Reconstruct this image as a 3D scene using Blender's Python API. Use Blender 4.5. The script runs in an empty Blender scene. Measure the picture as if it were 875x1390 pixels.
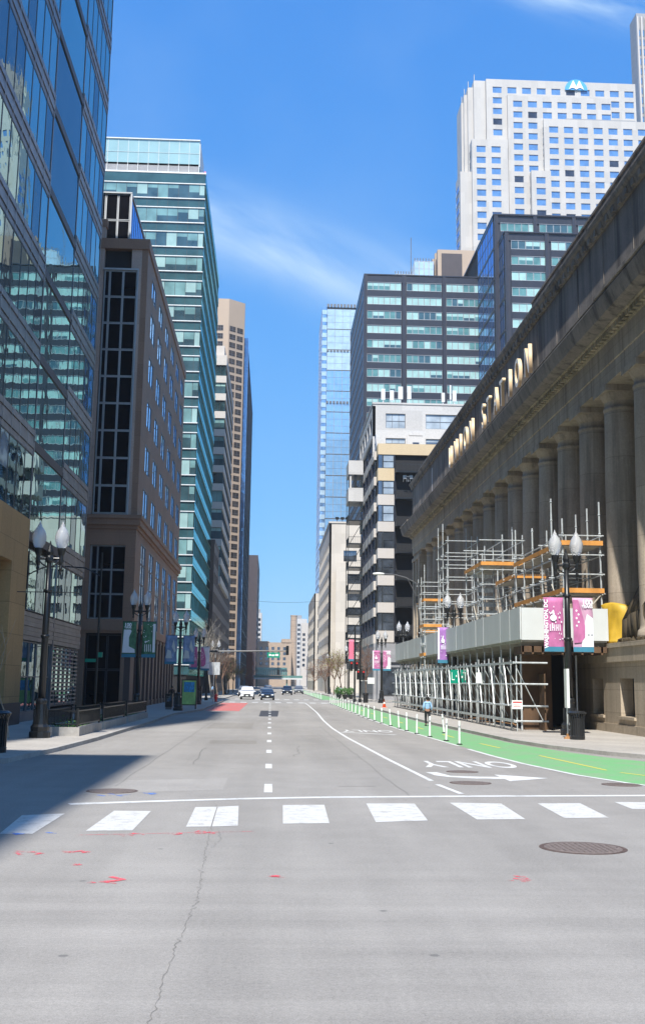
import bpy, math, random
from mathutils import Vector, Matrix
random.seed(7)
R = math.radians
S = bpy.context.scene
COL = S.collection

# ---------------------------------------------------------------- camera
F, CX, CY, EYE = 1507.0, 437.5, 650.0, 2.35
_s = Vector(((367-CX)/F, (926-CY)/F, 1)).normalized()
_u = Vector((108, -8230, F)).normalized(); _u = (_u - _u.dot(_s)*_s).normalized()
_r = _s.cross(_u)
if _r.x < 0: _r = -_r
def P(x, y, z):
    w = x*_r + y*_s + (z-EYE)*_u
    if w.z < 0.1: return None
    return CX+F*w.x/w.z, CY+F*w.y/w.z
cd = bpy.data.cameras.new('camera'); cam = bpy.data.objects.new('camera', cd); COL.objects.link(cam)
cd.sensor_fit = 'VERTICAL'; cd.sensor_height = 36; cd.lens = F/1390*36
cd.shift_y = -45/1390; cd.clip_start = .1; cd.clip_end = 6000
M3 = Matrix(((_r.x, -_r.y, -_r.z), (_s.x, -_s.y, -_s.z), (_u.x, -_u.y, -_u.z)))
cam.matrix_world = Matrix.Translation((0, 0, EYE)) @ M3.to_4x4()
S.camera = cam

# ---------------------------------------------------------------- light
SUN_AZ, SUN_EL = 11.0, 54.0
W = bpy.data.worlds.new('World'); S.world = W; W.use_nodes = True
nt = W.node_tree; nt.nodes.clear()
def N(nt, t, **k):
    n = nt.nodes.new(t)
    for a, b in k.items():
        if a.startswith('_'): continue
        setattr(n, a, b)
    return n
def MA(nt, op, a, b=None, c=None, clamp=False):
    n = nt.nodes.new('ShaderNodeMath'); n.operation = op; n.use_clamp = clamp
    for i, v in enumerate((a, b, c)):
        if v is None: continue
        if isinstance(v, (int, float)): n.inputs[i].default_value = v
        else: nt.links.new(v, n.inputs[i])
    return n.outputs[0]
out = N(nt, 'ShaderNodeOutputWorld'); bg = N(nt, 'ShaderNodeBackground')
sky = N(nt, 'ShaderNodeTexSky', sky_type='NISHITA', sun_disc=False, sun_elevation=R(SUN_EL), sun_rotation=R(180+SUN_AZ),
        altitude=100, air_density=1.0, dust_density=0.6, ozone_density=2.2)
gam = N(nt, 'ShaderNodeHueSaturation'); gam.inputs['Saturation'].default_value = 1.22; gam.inputs['Value'].default_value = 1.12
nt.links.new(sky.outputs[0], gam.inputs['Color'])
tc = N(nt, 'ShaderNodeTexCoord'); sp = N(nt, 'ShaderNodeSeparateXYZ'); nt.links.new(tc.outputs['Generated'], sp.inputs[0])
x, y, z = sp.outputs
yy = MA(nt, 'MAXIMUM', y, 0.05)
a = MA(nt, 'DIVIDE', x, yy); e = MA(nt, 'DIVIDE', z, yy)
# a thin cirrus streak low in the north, sloping down to the east, and a fainter one high up
def streak(a0, e0, slope, wid, amax, amin, sc, thr):
    ln = MA(nt, 'SUBTRACT', e, MA(nt, 'ADD', MA(nt, 'MULTIPLY', MA(nt, 'SUBTRACT', a, a0), slope), e0))
    cb = N(nt, 'ShaderNodeCombineXYZ')
    nt.links.new(MA(nt, 'MULTIPLY', MA(nt, 'ADD', a, MA(nt, 'MULTIPLY', ln, .9)), sc*.35), cb.inputs[0]); nt.links.new(MA(nt, 'MULTIPLY', ln, sc), cb.inputs[1])
    no = N(nt, 'ShaderNodeTexNoise'); no.inputs['Scale'].default_value = 1.0; no.inputs['Detail'].default_value = 7; no.inputs['Roughness'].default_value = .55; no.inputs['Distortion'].default_value = .4
    nt.links.new(cb.outputs[0], no.inputs[0])
    g = MA(nt, 'EXPONENT', MA(nt, 'MULTIPLY', MA(nt, 'POWER', MA(nt, 'DIVIDE', ln, wid), 2), -1))
    t1 = MA(nt, 'MULTIPLY', MA(nt, 'SUBTRACT', a, amin), 9, clamp=True); t2 = MA(nt, 'MULTIPLY', MA(nt, 'SUBTRACT', amax, a), 9, clamp=True)
    m = MA(nt, 'MULTIPLY', MA(nt, 'MULTIPLY', g, t1), t2)
    return MA(nt, 'MULTIPLY', m, MA(nt, 'MULTIPLY', MA(nt, 'SUBTRACT', no.outputs[0], thr+.08), 3.2, clamp=True))
c1 = streak(.02, .40, -.34, .036, .26, -.2, 14, .22)
c2 = streak(.28, .685, -.2, .022, .6, .17, 18, .3)
cm = MA(nt, 'MULTIPLY', MA(nt, 'ADD', c1, c2, clamp=True), .8)
# broad faint milky patches
n3 = N(nt, 'ShaderNodeTexNoise'); n3.inputs['Scale'].default_value = 3.2; n3.inputs['Detail'].default_value = 6; nt.links.new(tc.outputs['Generated'], n3.inputs[0])
cm = MA(nt, 'ADD', cm, MA(nt, 'MULTIPLY', MA(nt, 'SUBTRACT', n3.outputs[0], .52, clamp=True), .5), clamp=True)
mx = N(nt, 'ShaderNodeMix', data_type='RGBA'); nt.links.new(cm, mx.inputs[0]); 
sc_ = N(nt, 'ShaderNodeSeparateColor'); nt.links.new(gam.outputs[0], sc_.inputs[0]); cc_ = N(nt, 'ShaderNodeCombineColor')
for i_, (pw_, k_) in enumerate(((.9, .25), (.57, .40), (.32, .62))):      # the photograph's flat, saturated rendering of the same clear sky
    nt.links.new(MA(nt, 'MULTIPLY', MA(nt, 'POWER', MA(nt, 'MULTIPLY', sc_.outputs[i_], .15), pw_), k_/.1), cc_.inputs[i_])
nt.links.new(cc_.outputs[0], mx.inputs[6]); mx.inputs[7].default_value = (3.9, 5.2, 6.5, 1)
nt.links.new(mx.outputs[2], bg.inputs[0]); bg.inputs[1].default_value = 0.10
nt.links.new(bg.outputs[0], out.inputs[0])
sl = bpy.data.lights.new('sun', 'SUN'); sun = bpy.data.objects.new('sun', sl); COL.objects.link(sun)
sl.energy = 4.6; sl.angle = R(.53); sl.color = (1, .965, .90)
sd = Vector((-math.sin(R(SUN_AZ))*math.cos(R(SUN_EL)), -math.cos(R(SUN_AZ))*math.cos(R(SUN_EL)), math.sin(R(SUN_EL))))
sun.rotation_euler = sd.to_track_quat('Z', 'Y').to_euler(); sun.location = (-30, -60, 200)
S.view_settings.view_transform = 'Standard'; S.view_settings.look = 'None'; S.view_settings.gamma = 1
S.view_settings.exposure = 0.8
S.render.engine = 'CYCLES'; S.cycles.max_bounces = 6; S.cycles.glossy_bounces = 4; S.cycles.diffuse_bounces = 3

# ---------------------------------------------------------------- materials
def base(name):
    m = bpy.data.materials.new(name); m.use_nodes = True
    b = m.node_tree.nodes['Principled BSDF']; return m, m.node_tree, b
def noise(nt, scale, detail=4, rough=.55, vec=None, dist=0):
    n = N(nt, 'ShaderNodeTexNoise'); n.inputs['Scale'].default_value = scale; n.inputs['Detail'].default_value = detail
    n.inputs['Roughness'].default_value = rough; n.inputs['Distortion'].default_value = dist
    if vec is not None: nt.links.new(vec, n.inputs[0])
    return n.outputs[0]
def ramp(nt, v, a, b, ca=0., cb=1.):
    n = N(nt, 'ShaderNodeMapRange'); n.inputs[1].default_value = a; n.inputs[2].default_value = b; n.inputs[3].default_value = ca; n.inputs[4].default_value = cb
    nt.links.new(v, n.inputs[0]); return n.outputs[0]
def mixc(nt, f, A, B, mode='MIX'):
    n = N(nt, 'ShaderNodeMix', data_type='RGBA', blend_type=mode)
    for i, v in ((0, f), (6, A), (7, B)):
        if isinstance(v, (int, float)): n.inputs[i].default_value = v
        elif isinstance(v, tuple): n.inputs[i].default_value = (*v[:3], 1)
        else: nt.links.new(v, n.inputs[i])
    return n.outputs[2]
def wpos(nt, sx=1, sy=1, sz=1):
    g = N(nt, 'ShaderNodeNewGeometry'); mp = N(nt, 'ShaderNodeMapping'); nt.links.new(g.outputs['Position'], mp.inputs[0])
    mp.inputs['Scale'].default_value = (sx, sy, sz); return mp.outputs[0]
def flat(name, c, rough=.6, metal=0, var=.12, scale=1.5, spec=.4, sz=.5):
    m, nt, b = base(name)
    n = noise(nt, scale, 5, .6, wpos(nt, 1, 1, sz))
    f = ramp(nt, n, .3, .7, 1-var, 1+var)
    cc = mixc(nt, 1.0, c, f, 'MULTIPLY')
    nt.links.new(cc, b.inputs['Base Color'])
    b.inputs['Roughness'].default_value = rough; b.inputs['Metallic'].default_value = metal
    b.inputs['Specular IOR Level'].default_value = spec
    return m
def stone(name, c, c2, amt=.6, jh=0, jw=0, joint=.6, rough=.85, grime=.0, axis='x'):
    """masonry: two-tone noise, vertical rain streaks and optional block joints"""
    m, nt, b = base(name)
    n1 = noise(nt, .35, 6, .65, wpos(nt))
    st = noise(nt, 1.0, 5, .6, wpos(nt, 1.3, 1.3, .12))
    fine = noise(nt, 9, 3, .6, wpos(nt))
    f = ramp(nt, MA(nt, 'ADD', MA(nt, 'MULTIPLY', n1, .5), MA(nt, 'MULTIPLY', st, .5)), .42, .62, 0, amt)
    cc = mixc(nt, f, c, c2)
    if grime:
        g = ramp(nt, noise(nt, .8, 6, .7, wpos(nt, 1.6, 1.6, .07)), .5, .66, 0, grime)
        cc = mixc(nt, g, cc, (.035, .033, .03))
    cc = mixc(nt, 1.0, cc, ramp(nt, fine, .3, .7, .9, 1.1), 'MULTIPLY')
    if jh:
        g = N(nt, 'ShaderNodeNewGeometry'); s = N(nt, 'ShaderNodeSeparateXYZ'); nt.links.new(g.outputs['Position'], s.inputs[0])
        cb = N(nt, 'ShaderNodeCombineXYZ')
        nt.links.new(MA(nt, 'ADD', s.outputs[0], s.outputs[1]), cb.inputs[0]); nt.links.new(s.outputs[2], cb.inputs[1])
        bt = N(nt, 'ShaderNodeTexBrick'); nt.links.new(cb.outputs[0], bt.inputs[0])
        bt.inputs['Scale'].default_value = 1; bt.inputs['Brick Width'].default_value = jw; bt.inputs['Row Height'].default_value = jh
        bt.inputs['Mortar Size'].default_value = .018 if jh > .5 else .01; bt.inputs['Color1'].default_value = (1, 1, 1, 1); bt.inputs['Color2'].default_value = (.88, .88, .88, 1)
        bt.inputs['Mortar'].default_value = (joint, joint, joint, 1)
        cc = mixc(nt, 1.0, cc, bt.outputs[0], 'MULTIPLY')
    nt.links.new(cc, b.inputs['Base Color']); b.inputs['Roughness'].default_value = rough; b.inputs['Specular IOR Level'].default_value = .25
    bp = N(nt, 'ShaderNodeBump'); bp.inputs['Strength'].default_value = .25; bp.inputs['Distance'].default_value = .03
    nt.links.new(fine, bp.inputs['Height']); nt.links.new(bp.outputs[0], b.inputs['Normal'])
    return m
def glass(name, inner, tint, refl=.35, wav=.02, rough=.01, var=.35, wsc=.5):
    """window glass: dark or blind-covered interior under a mirror-like skin, slightly wavy"""
    m = bpy.data.materials.new(name); m.use_nodes = True; nt = m.node_tree; nt.nodes.clear()
    o = N(nt, 'ShaderNodeOutputMaterial'); d = N(nt, 'ShaderNodeBsdfDiffuse'); g = N(nt, 'ShaderNodeBsdfGlossy'); mx = N(nt, 'ShaderNodeMixShader')
    oi = N(nt, 'ShaderNodeObjectInfo')
    v = noise(nt, .45, 2, .5, wpos(nt))
    k = MA(nt, 'ADD', ramp(nt, v, .35, .65, 1-var, 1+var), MA(nt, 'MULTIPLY', MA(nt, 'SUBTRACT', oi.outputs['Random'], .5), var))
    nt.links.new(mixc(nt, 1.0, inner, k, 'MULTIPLY'), d.inputs[0])
    g.inputs[0].default_value = (*tint, 1); g.inputs['Roughness'].default_value = rough
    fr = N(nt, 'ShaderNodeFresnel'); fr.inputs[0].default_value = 1.5
    fac = MA(nt, 'ADD', fr.outputs[0], refl, clamp=True)
    bp = N(nt, 'ShaderNodeBump'); bp.inputs['Strength'].default_value = 1.0; bp.inputs['Distance'].default_value = wav
    wn = noise(nt, wsc, 2, .5, wpos(nt)); nt.links.new(wn, bp.inputs['Height']); nt.links.new(bp.outputs[0], g.inputs['Normal'])
    nt.links.new(fac, mx.inputs[0]); nt.links.new(d.outputs[0], mx.inputs[1]); nt.links.new(g.outputs[0], mx.inputs[2]); nt.links.new(mx.outputs[0], o.inputs[0])
    return m
def asphalt(name, c, light=.25):
    m, nt, b = base(name)
    p = wpos(nt)
    big = noise(nt, .12, 5, .6, p); mid = noise(nt, .9, 6, .7, p); fine = noise(nt, 22, 4, .75, p); agg = noise(nt, 70, 2, .8, p)
    lon = noise(nt, 1, 4, .6, wpos(nt, .55, .035, 1)); lat = noise(nt, 1, 4, .6, wpos(nt, .05, 1.4, 1))
    f = MA(nt, 'ADD', MA(nt, 'MULTIPLY', MA(nt, 'SUBTRACT', big, .5), .5), 1)
    f = MA(nt, 'ADD', f, MA(nt, 'MULTIPLY', MA(nt, 'SUBTRACT', mid, .5), .34))
    f = MA(nt, 'ADD', f, MA(nt, 'MULTIPLY', MA(nt, 'SUBTRACT', fine, .5), .75))
    f = MA(nt, 'ADD', f, MA(nt, 'MULTIPLY', MA(nt, 'SUBTRACT', agg, .5), 1.1))
    f = MA(nt, 'ADD', f, MA(nt, 'MULTIPLY', MA(nt, 'SUBTRACT', lon, .5), .62))
    g = N(nt, 'ShaderNodeNewGeometry'); s = N(nt, 'ShaderNodeSeparateXYZ'); nt.links.new(g.outputs['Position'], s.inputs[0])
    near = ramp(nt, s.outputs[1], 17, 13, 0, 1)      # traffic of the cross street polishes lengthwise bands
    f = MA(nt, 'ADD', f, MA(nt, 'MULTIPLY', MA(nt, 'MULTIPLY', MA(nt, 'SUBTRACT', lat, .5), near), .55))
    cc = mixc(nt, 1.0, c, f, 'MULTIPLY')
    # tar-dark specks and small spots
    vo = N(nt, 'ShaderNodeTexVoronoi'); vo.inputs['Scale'].default_value = .9; nt.links.new(p, vo.inputs[0])
    sp_ = ramp(nt, vo.outputs['Distance'], .05, .03, 0, .55); cc = mixc(nt, sp_, cc, (.07, .07, .07))
    # hairline cracks
    dn = N(nt, 'ShaderNodeVectorMath', operation='ADD'); nt.links.new(p, dn.inputs[0])
    nn = N(nt, 'ShaderNodeTexNoise'); nn.inputs['Scale'].default_value = 1.2; nn.inputs['Detail'].default_value = 6; nt.links.new(p, nn.inputs[0]); nt.links.new(nn.outputs['Color'], dn.inputs[1])
    vc = N(nt, 'ShaderNodeTexVoronoi', feature='DISTANCE_TO_EDGE'); vc.inputs['Scale'].default_value = .16; nt.links.new(dn.outputs[0], vc.inputs[0])
    ck = MA(nt, 'MULTIPLY', ramp(nt, vc.outputs['Distance'], .0035, .0015, 0, 1), ramp(nt, big, .55, .66, 0, .2))
    cc = mixc(nt, ck, cc, (.05, .048, .045))
    nt.links.new(cc, b.inputs['Base Color']); b.inputs['Roughness'].default_value = .85; b.inputs['Specular IOR Level'].default_value = .3
    bp = N(nt, 'ShaderNodeBump'); bp.inputs['Strength'].default_value = .35; bp.inputs['Distance'].default_value = .01
    nt.links.new(MA(nt, 'ADD', fine, agg), bp.inputs['Height']); nt.links.new(bp.outputs[0], b.inputs['Normal'])
    return m
def paint(name, c, under=(.21, .205, .2), wear=.35, scale=1.6, edge=.6, alpha=False):
    m, nt, b = base(name)
    p = wpos(nt)
    n = noise(nt, scale, 7, .7, p); n2 = noise(nt, 26, 3, .7, p)
    v = MA(nt, 'ADD', MA(nt, 'MULTIPLY', n, .75), MA(nt, 'MULTIPLY', n2, .25))
    f = ramp(nt, v, edge-.06, edge+.05, 0, wear)
    f = MA(nt, 'ADD', f, MA(nt, 'MULTIPLY', ramp(nt, n2, .5, .75, 0, 1), wear*.35), clamp=True)
    nt.links.new(mixc(nt, f, c, under), b.inputs['Base Color']); b.inputs['Roughness'].default_value = .7
    if alpha:
        tb = N(nt, 'ShaderNodeBsdfTransparent'); mx = N(nt, 'ShaderNodeMixShader'); o = nt.nodes['Material Output']
        v2 = noise(nt, 5, 5, .75, wpos(nt, 1, .35, 1))
        nt.links.new(ramp(nt, v2, .38, .62, 0, .8), mx.inputs[0]); nt.links.new(tb.outputs[0], mx.inputs[1]); nt.links.new(b.outputs[0], mx.inputs[2]); nt.links.new(mx.outputs[0], o.inputs[0])
    return m

M = {}
M['asphalt'] = asphalt('asphalt', (.262, .245, .224))
M['asphalt2'] = asphalt('asphalt_patch', (.232, .214, .19))
M['white_paint'] = paint('white_paint', (.60, .595, .575), wear=.5, edge=.57)
M['white_paint_worn'] = paint('white_paint_worn', (.53, .52, .495), under=(.27, .25, .23), wear=.6, scale=4.0, edge=.565)
M['green_paint'] = paint('green_paint', (.14, .36, .14), under=(.20, .31, .17), wear=.75, scale=.9, edge=.5)
M['red_paint'] = paint('red_paint', (.52, .11, .10), under=(.33, .17, .15), wear=.7, scale=.7, edge=.5)
M['yellow_paint'] = paint('yellow_paint', (.62, .50, .06), under=(.25, .5, .12), wear=.6)
M['spray_red'] = paint('spray_red', (.78, .09, .12), wear=.25, alpha=True)
M['spray_blue'] = paint('spray_blue', (.05, .22, .72), wear=.25, alpha=True)
M['concrete'] = stone('sidewalk_concrete', (.40, .37, .33), (.32, .295, .265), .6, 1.5, 1.5, .7)
M['kerb'] = stone('kerb_concrete', (.40, .38, .35), (.27, .25, .23), .8)
M['black_iron'] = flat('black_iron', (.012, .013, .014), .35, .0, .3, 3, .5)
M['manhole'] = flat('manhole_iron', (.11, .075, .062), .7, .3, .4, 14)
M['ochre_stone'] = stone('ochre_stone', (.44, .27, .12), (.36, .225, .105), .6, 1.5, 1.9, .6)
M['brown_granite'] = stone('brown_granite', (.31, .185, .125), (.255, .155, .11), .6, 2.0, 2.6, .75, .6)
M['brown_dark'] = stone('dark_brown_granite', (.10, .068, .06), (.075, .052, .048), .6, 0, 0, .7, .5)
M['sunlit_granite'] = stone('sunlit_granite', (.47, .345, .285), (.42, .31, .255), .5, 2.1, 1.9, .75, .6)  # brown granite in a paler tone, sunlight put into the colour
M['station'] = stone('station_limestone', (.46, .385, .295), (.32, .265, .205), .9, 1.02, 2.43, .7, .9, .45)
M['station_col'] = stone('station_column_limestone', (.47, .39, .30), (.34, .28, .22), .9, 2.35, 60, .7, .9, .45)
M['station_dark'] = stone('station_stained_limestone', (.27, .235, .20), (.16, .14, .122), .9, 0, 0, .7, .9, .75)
M['station_block'] = stone('station_plinth_limestone', (.50, .415, .31), (.37, .31, .235), .8, 1.1, 2.4, .72, .9, .25)
M['station_mould'] = stone('station_moulding', (.45, .38, .26), (.16, .14, .10), .9, 0, 0, .7, .9, .4)
M['white_bldg'] = stone('white_concrete', (.52, .505, .49), (.46, .45, .44), .4, 3, 6, .92, .7)
M['cream_bldg'] = stone('cream_panel', (.52, .475, .43), (.47, .435, .395), .4, 0, 0, .9, .7)
M['beige_band'] = stone('beige_band', (.56, .44, .28), (.50, .39, .25), .4, 0, 0, .9, .7)
M['grey_wall'] = stone('grey_panel', (.30, .30, .31), (.26, .26, .27), .5, .9, 3, .85, .6)
M['tower_white'] = stone('tower_white_granite', (.50, .47, .435), (.45, .425, .395), .4, 3.92, 2.5, .86, .6)
M['tan_tower'] = stone('tan_concrete', (.44, .335, .25), (.39, .3, .225), .4, 0, 0, .85, .8)
M['stone_low'] = stone('pale_limestone', (.58, .53, .47), (.5, .46, .41), .5, 2.4, 3, .8, .8)
M['brick'] = stone('buff_brick', (.44, .34, .26), (.39, .30, .23), .6, .3, .9, .8, .9)
M['brick_red'] = stone('red_brick', (.25, .09, .06), (.2, .075, .055), .6, .3, .9, .8, .9)
M['black_panel'] = flat('charcoal_panel', (.030, .032, .045), .35, .2, .15, .8, .5)
M['dark_brown_panel'] = flat('dark_brown_panel', (.055, .04, .04), .5, .0, .15, .8, .5)
M['alu'] = flat('aluminium_mullion', (.42, .43, .44), .4, .3, .1, 2)
M['alu_dark'] = flat('dark_mullion', (.06, .065, .07), .4, .4, .15, 2)
M['mid_mullion'] = flat('grey_mullion', (.16, .16, .17), .45, .4, .15, 2)
M['rib'] = flat('ribbed_steel', (.21, .195, .20), .38, .55, .25, .9, .5, .8)
M['rib2'] = flat('ribbed_steel_light', (.34, .315, .31), .34, .55, .25, .7, .5, .8)
M['sheet_white'] = flat('white_plywood', (.55, .57, .56), .6, 0, .06, .8)
M['galv'] = flat('galvanised_tube', (.55, .58, .58), .42, .35, .25, 4)
M['rust'] = flat('rusty_tube', (.33, .17, .07), .7, .2, .4, 3)
M['orange_plank'] = flat('orange_toe_board', (.60, .27, .06), .6, 0, .2, 2)
M['plank'] = flat('scaffold_plank', (.40, .37, .31), .8, 0, .25, 2)
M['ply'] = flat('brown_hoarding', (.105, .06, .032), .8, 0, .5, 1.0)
M['tarp'] = flat('yellow_tarp', (.52, .33, .03), .55, 0, .15, 2)
M['net'] = flat('dark_netting', (.06, .045, .025), .9, 0, .4, 3)
M['gold'] = flat('cream_letter_face', (.82, .78, .70), .5, 0, .06, 2)
M['gold_side'] = flat('gilded_letter_side', (.74, .55, .34), .45, .1, .1, 2)
M['white_plastic'] = flat('white_plastic', (.78, .80, .76), .5, 0, .08, 4)
M['offwhite_metal'] = flat('offwhite_metal', (.62, .63, .62), .45, .1, .1, 2)
M['banner_white'] = flat('banner_white', (.72, .74, .78), .7, 0, .08, 2)
M['banner_pink'] = flat('banner_magenta', (.46, .14, .30), .7, 0, .2, 4)
M['banner_pale'] = flat('banner_pale_pink', (.52, .30, .42), .7, 0, .12, 4)
M['banner_purple'] = flat('banner_purple', (.33, .15, .42), .7, 0, .25, 5)
M['banner_green'] = flat('banner_green', (.06, .17, .09), .7, 0, .45, 6)
M['banner_blue'] = flat('banner_bluegrey', (.20, .27, .42), .7, 0, .45, 4)
M['banner_strip'] = flat('banner_teal_strip', (.04, .2, .3), .7, 0, .1, 2)
M['banner_red'] = flat('banner_rose', (.72, .16, .25), .7, 0, .1, 2)
M['sign_green'] = flat('sign_green', (.0, .24, .15), .4, 0, .05, 2)
M['screen_green'] = flat('poster_green', (.36, .62, .20), .3, 0, .35, 2)
M['screen_blue'] = flat('poster_blue', (.03, .30, .62), .3, 0, .5, 9)
M['red'] = flat('red_enamel', (.55, .03, .03), .35, 0, .1, 3)
M['orange'] = flat('orange_plastic', (.85, .13, .03), .45, 0, .08, 3)
M['bark'] = flat('bark', (.13, .095, .07), .9, 0, .3, 5)
M['bark_pale'] = flat('pale_bark', (.30, .26, .21), .9, 0, .3, 5)
M['twig_red'] = flat('budding_twigs', (.19, .11, .075), .9, 0, .3, 5)
M['leaf'] = flat('shrub_leaf', (.06, .16, .03), .6, 0, .5, 7)
M['leaf_yellow'] = flat('spring_leaf', (.22, .24, .04), .6, 0, .5, 7)
M['soil'] = flat('dark_soil', (.05, .035, .025), .95, 0, .4, 8)
M['skin'] = flat('skin', (.33, .17, .11), .55, 0, .05, 5)
M['hair'] = flat('dark_hair', (.012, .01, .01), .6, 0, .2, 20)
M['shirt'] = flat('light_blue_shirt', (.28, .46, .68), .8, 0, .12, 7)
M['trouser'] = flat('black_trousers', (.012, .012, .016), .8, 0, .12, 7)
M['rubber'] = flat('black_rubber', (.015, .015, .015), .7, 0, .1, 5)
M['car_white'] = flat('white_car_paint', (.70, .70, .71), .22, .0, .03, 1, .6)
M['car_dark'] = flat('dark_blue_car_paint', (.012, .022, .045), .18, .3, .03, 1, .6)
M['car_grey'] = flat('grey_car_paint', (.16, .17, .19), .2, .4, .03, 1, .6)
M['car_glass'] = glass('car_glass', (.02, .025, .03), (.8, .85, .9), .12, .0)
M['lens'] = flat('headlight_lens', (.75, .77, .8), .15, .2, .05, 4, .8)
M['chrome'] = flat('bright_metal', (.6, .6, .62), .2, .9, .05, 3)
M['teal_steel'] = flat('teal_steel', (.10, .22, .20), .5, .1, .2, .8)
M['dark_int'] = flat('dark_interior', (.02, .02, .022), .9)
M['logo_blue'] = flat('emblem_blue', (.06, .33, .62), .5, 0, .03, 1)
M['logo_white'] = flat('emblem_white', (.85, .87, .9), .5, 0, .03, 1)
M['roof'] = flat('roof_gravel', (.2, .19, .18), .95)
# glazing
M['gA'] = glass('glass_tower_mirror', (.012, .02, .02), (.40, .57, .58), .60, .006, .008, .6, .5)
M['gA2'] = glass('glass_tower_mirror_clear', (.04, .05, .045), (.36, .47, .52), .32, .010, .008, .6, .6)
M['gB'] = glass('bay_glass_black', (.006, .006, .008), (.25, .26, .30), .0, .01)
M['gBs'] = glass('street_window_blue', (.05, .07, .10), (.62, .80, 1.0), .62, .02)
M['blind'] = glass('window_with_blind', (.40, .42, .42), (.6, .8, .9), .25, .01)
M['gCd'] = glass('teal_glass_dark', (.035, .07, .08), (.55, .75, .85), .12, .01)
M['gCl'] = glass('teal_glass_blind', (.15, .27, .265), (.6, .85, .9), .10, .01, .02, .25)
M['gCw'] = glass('teal_glass_pale', (.30, .44, .42), (.7, .9, .9), .06, .01, .02, .1)
M['gCs'] = glass('teal_spandrel', (.035, .085, .095), (.5, .7, .8), .04, .01, .05, .2)
M['gCst'] = glass('teal_street_glass', (.08, .26, .26), (.36, .64, .62), .40, .02, .03, .3)
M['gCst2'] = glass('teal_street_spandrel', (.07, .23, .23), (.35, .62, .60), .38, .02, .04, .3)
M['gCrown'] = glass('crown_glass', (.30, .46, .46), (.75, .95, 1.0), .12, .005, .03, .05)
M['gTl'] = glass('aqua_blind', (.34, .52, .48), (.6, .9, .9), .06, .005, .03, .1)
M['gTm'] = glass('aqua_glass', (.10, .22, .21), (.5, .8, .85), .08, .005, .03, .2)
M['gTd'] = glass('aqua_glass_dark', (.05, .10, .12), (.4, .65, .75), .08, .005, .03, .2)
M['gT2w'] = glass('blue_strip_glass', (.05, .11, .22), (.40, .60, .95), .35, .01)
M['gM'] = glass('blue_tower_glass', (.10, .22, .43), (.45, .66, 1.0), .12, .005, .03, .15)
M['gMd'] = glass('dark_tower_glass', (.03, .04, .06), (.3, .4, .6), .05, .005)
M['gBlue'] = glass('pale_blue_curtain', (.20, .40, .66), (.55, .78, 1.0), .14, .0, .05, .07)
M['gBlue2'] = glass('white_blue_curtain', (.42, .56, .68), (.7, .9, 1.0), .15, .01, .03, .1)
M['gW'] = glass('apartment_glass', (.06, .07, .085), (.55, .7, .9), .18, .01, .01, .5)
M['gWl'] = glass('apartment_blind', (.33, .37, .40), (.6, .75, .9), .10, .01, .01, .3)
M['gWb'] = glass('apartment_street_glass', (.05, .07, .10), (.5, .68, .95), .45, .03)
M['gF'] = glass('tan_tower_glass', (.05, .04, .035), (.4, .45, .5), .03, .0)
M['gG'] = glass('blue_curtain_glass', (.17, .31, .54), (.45, .68, 1.0), .32, .03)
M['globe'] = None
m, nt, b = base('ribbed_globe_glass'); b.inputs['Base Color'].default_value = (.82, .83, .85, 1); b.inputs['Roughness'].default_value = .22
b.inputs['Transmission Weight'].default_value = .6; b.inputs['IOR'].default_value = 1.3; b.inputs['Coat Weight'].default_value = .6
wv = N(nt, 'ShaderNodeTexWave', bands_direction='DIAGONAL'); wv.inputs['Scale'].default_value = 9; tcn = N(nt, 'ShaderNodeTexCoord'); nt.links.new(tcn.outputs['Object'], wv.inputs[0])
bp = N(nt, 'ShaderNodeBump'); bp.inputs['Strength'].default_value = .5; bp.inputs['Distance'].default_value = .02; nt.links.new(wv.outputs[0], bp.inputs['Height']); nt.links.new(bp.outputs[0], b.inputs['Normal'])
M['globe'] = m

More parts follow.
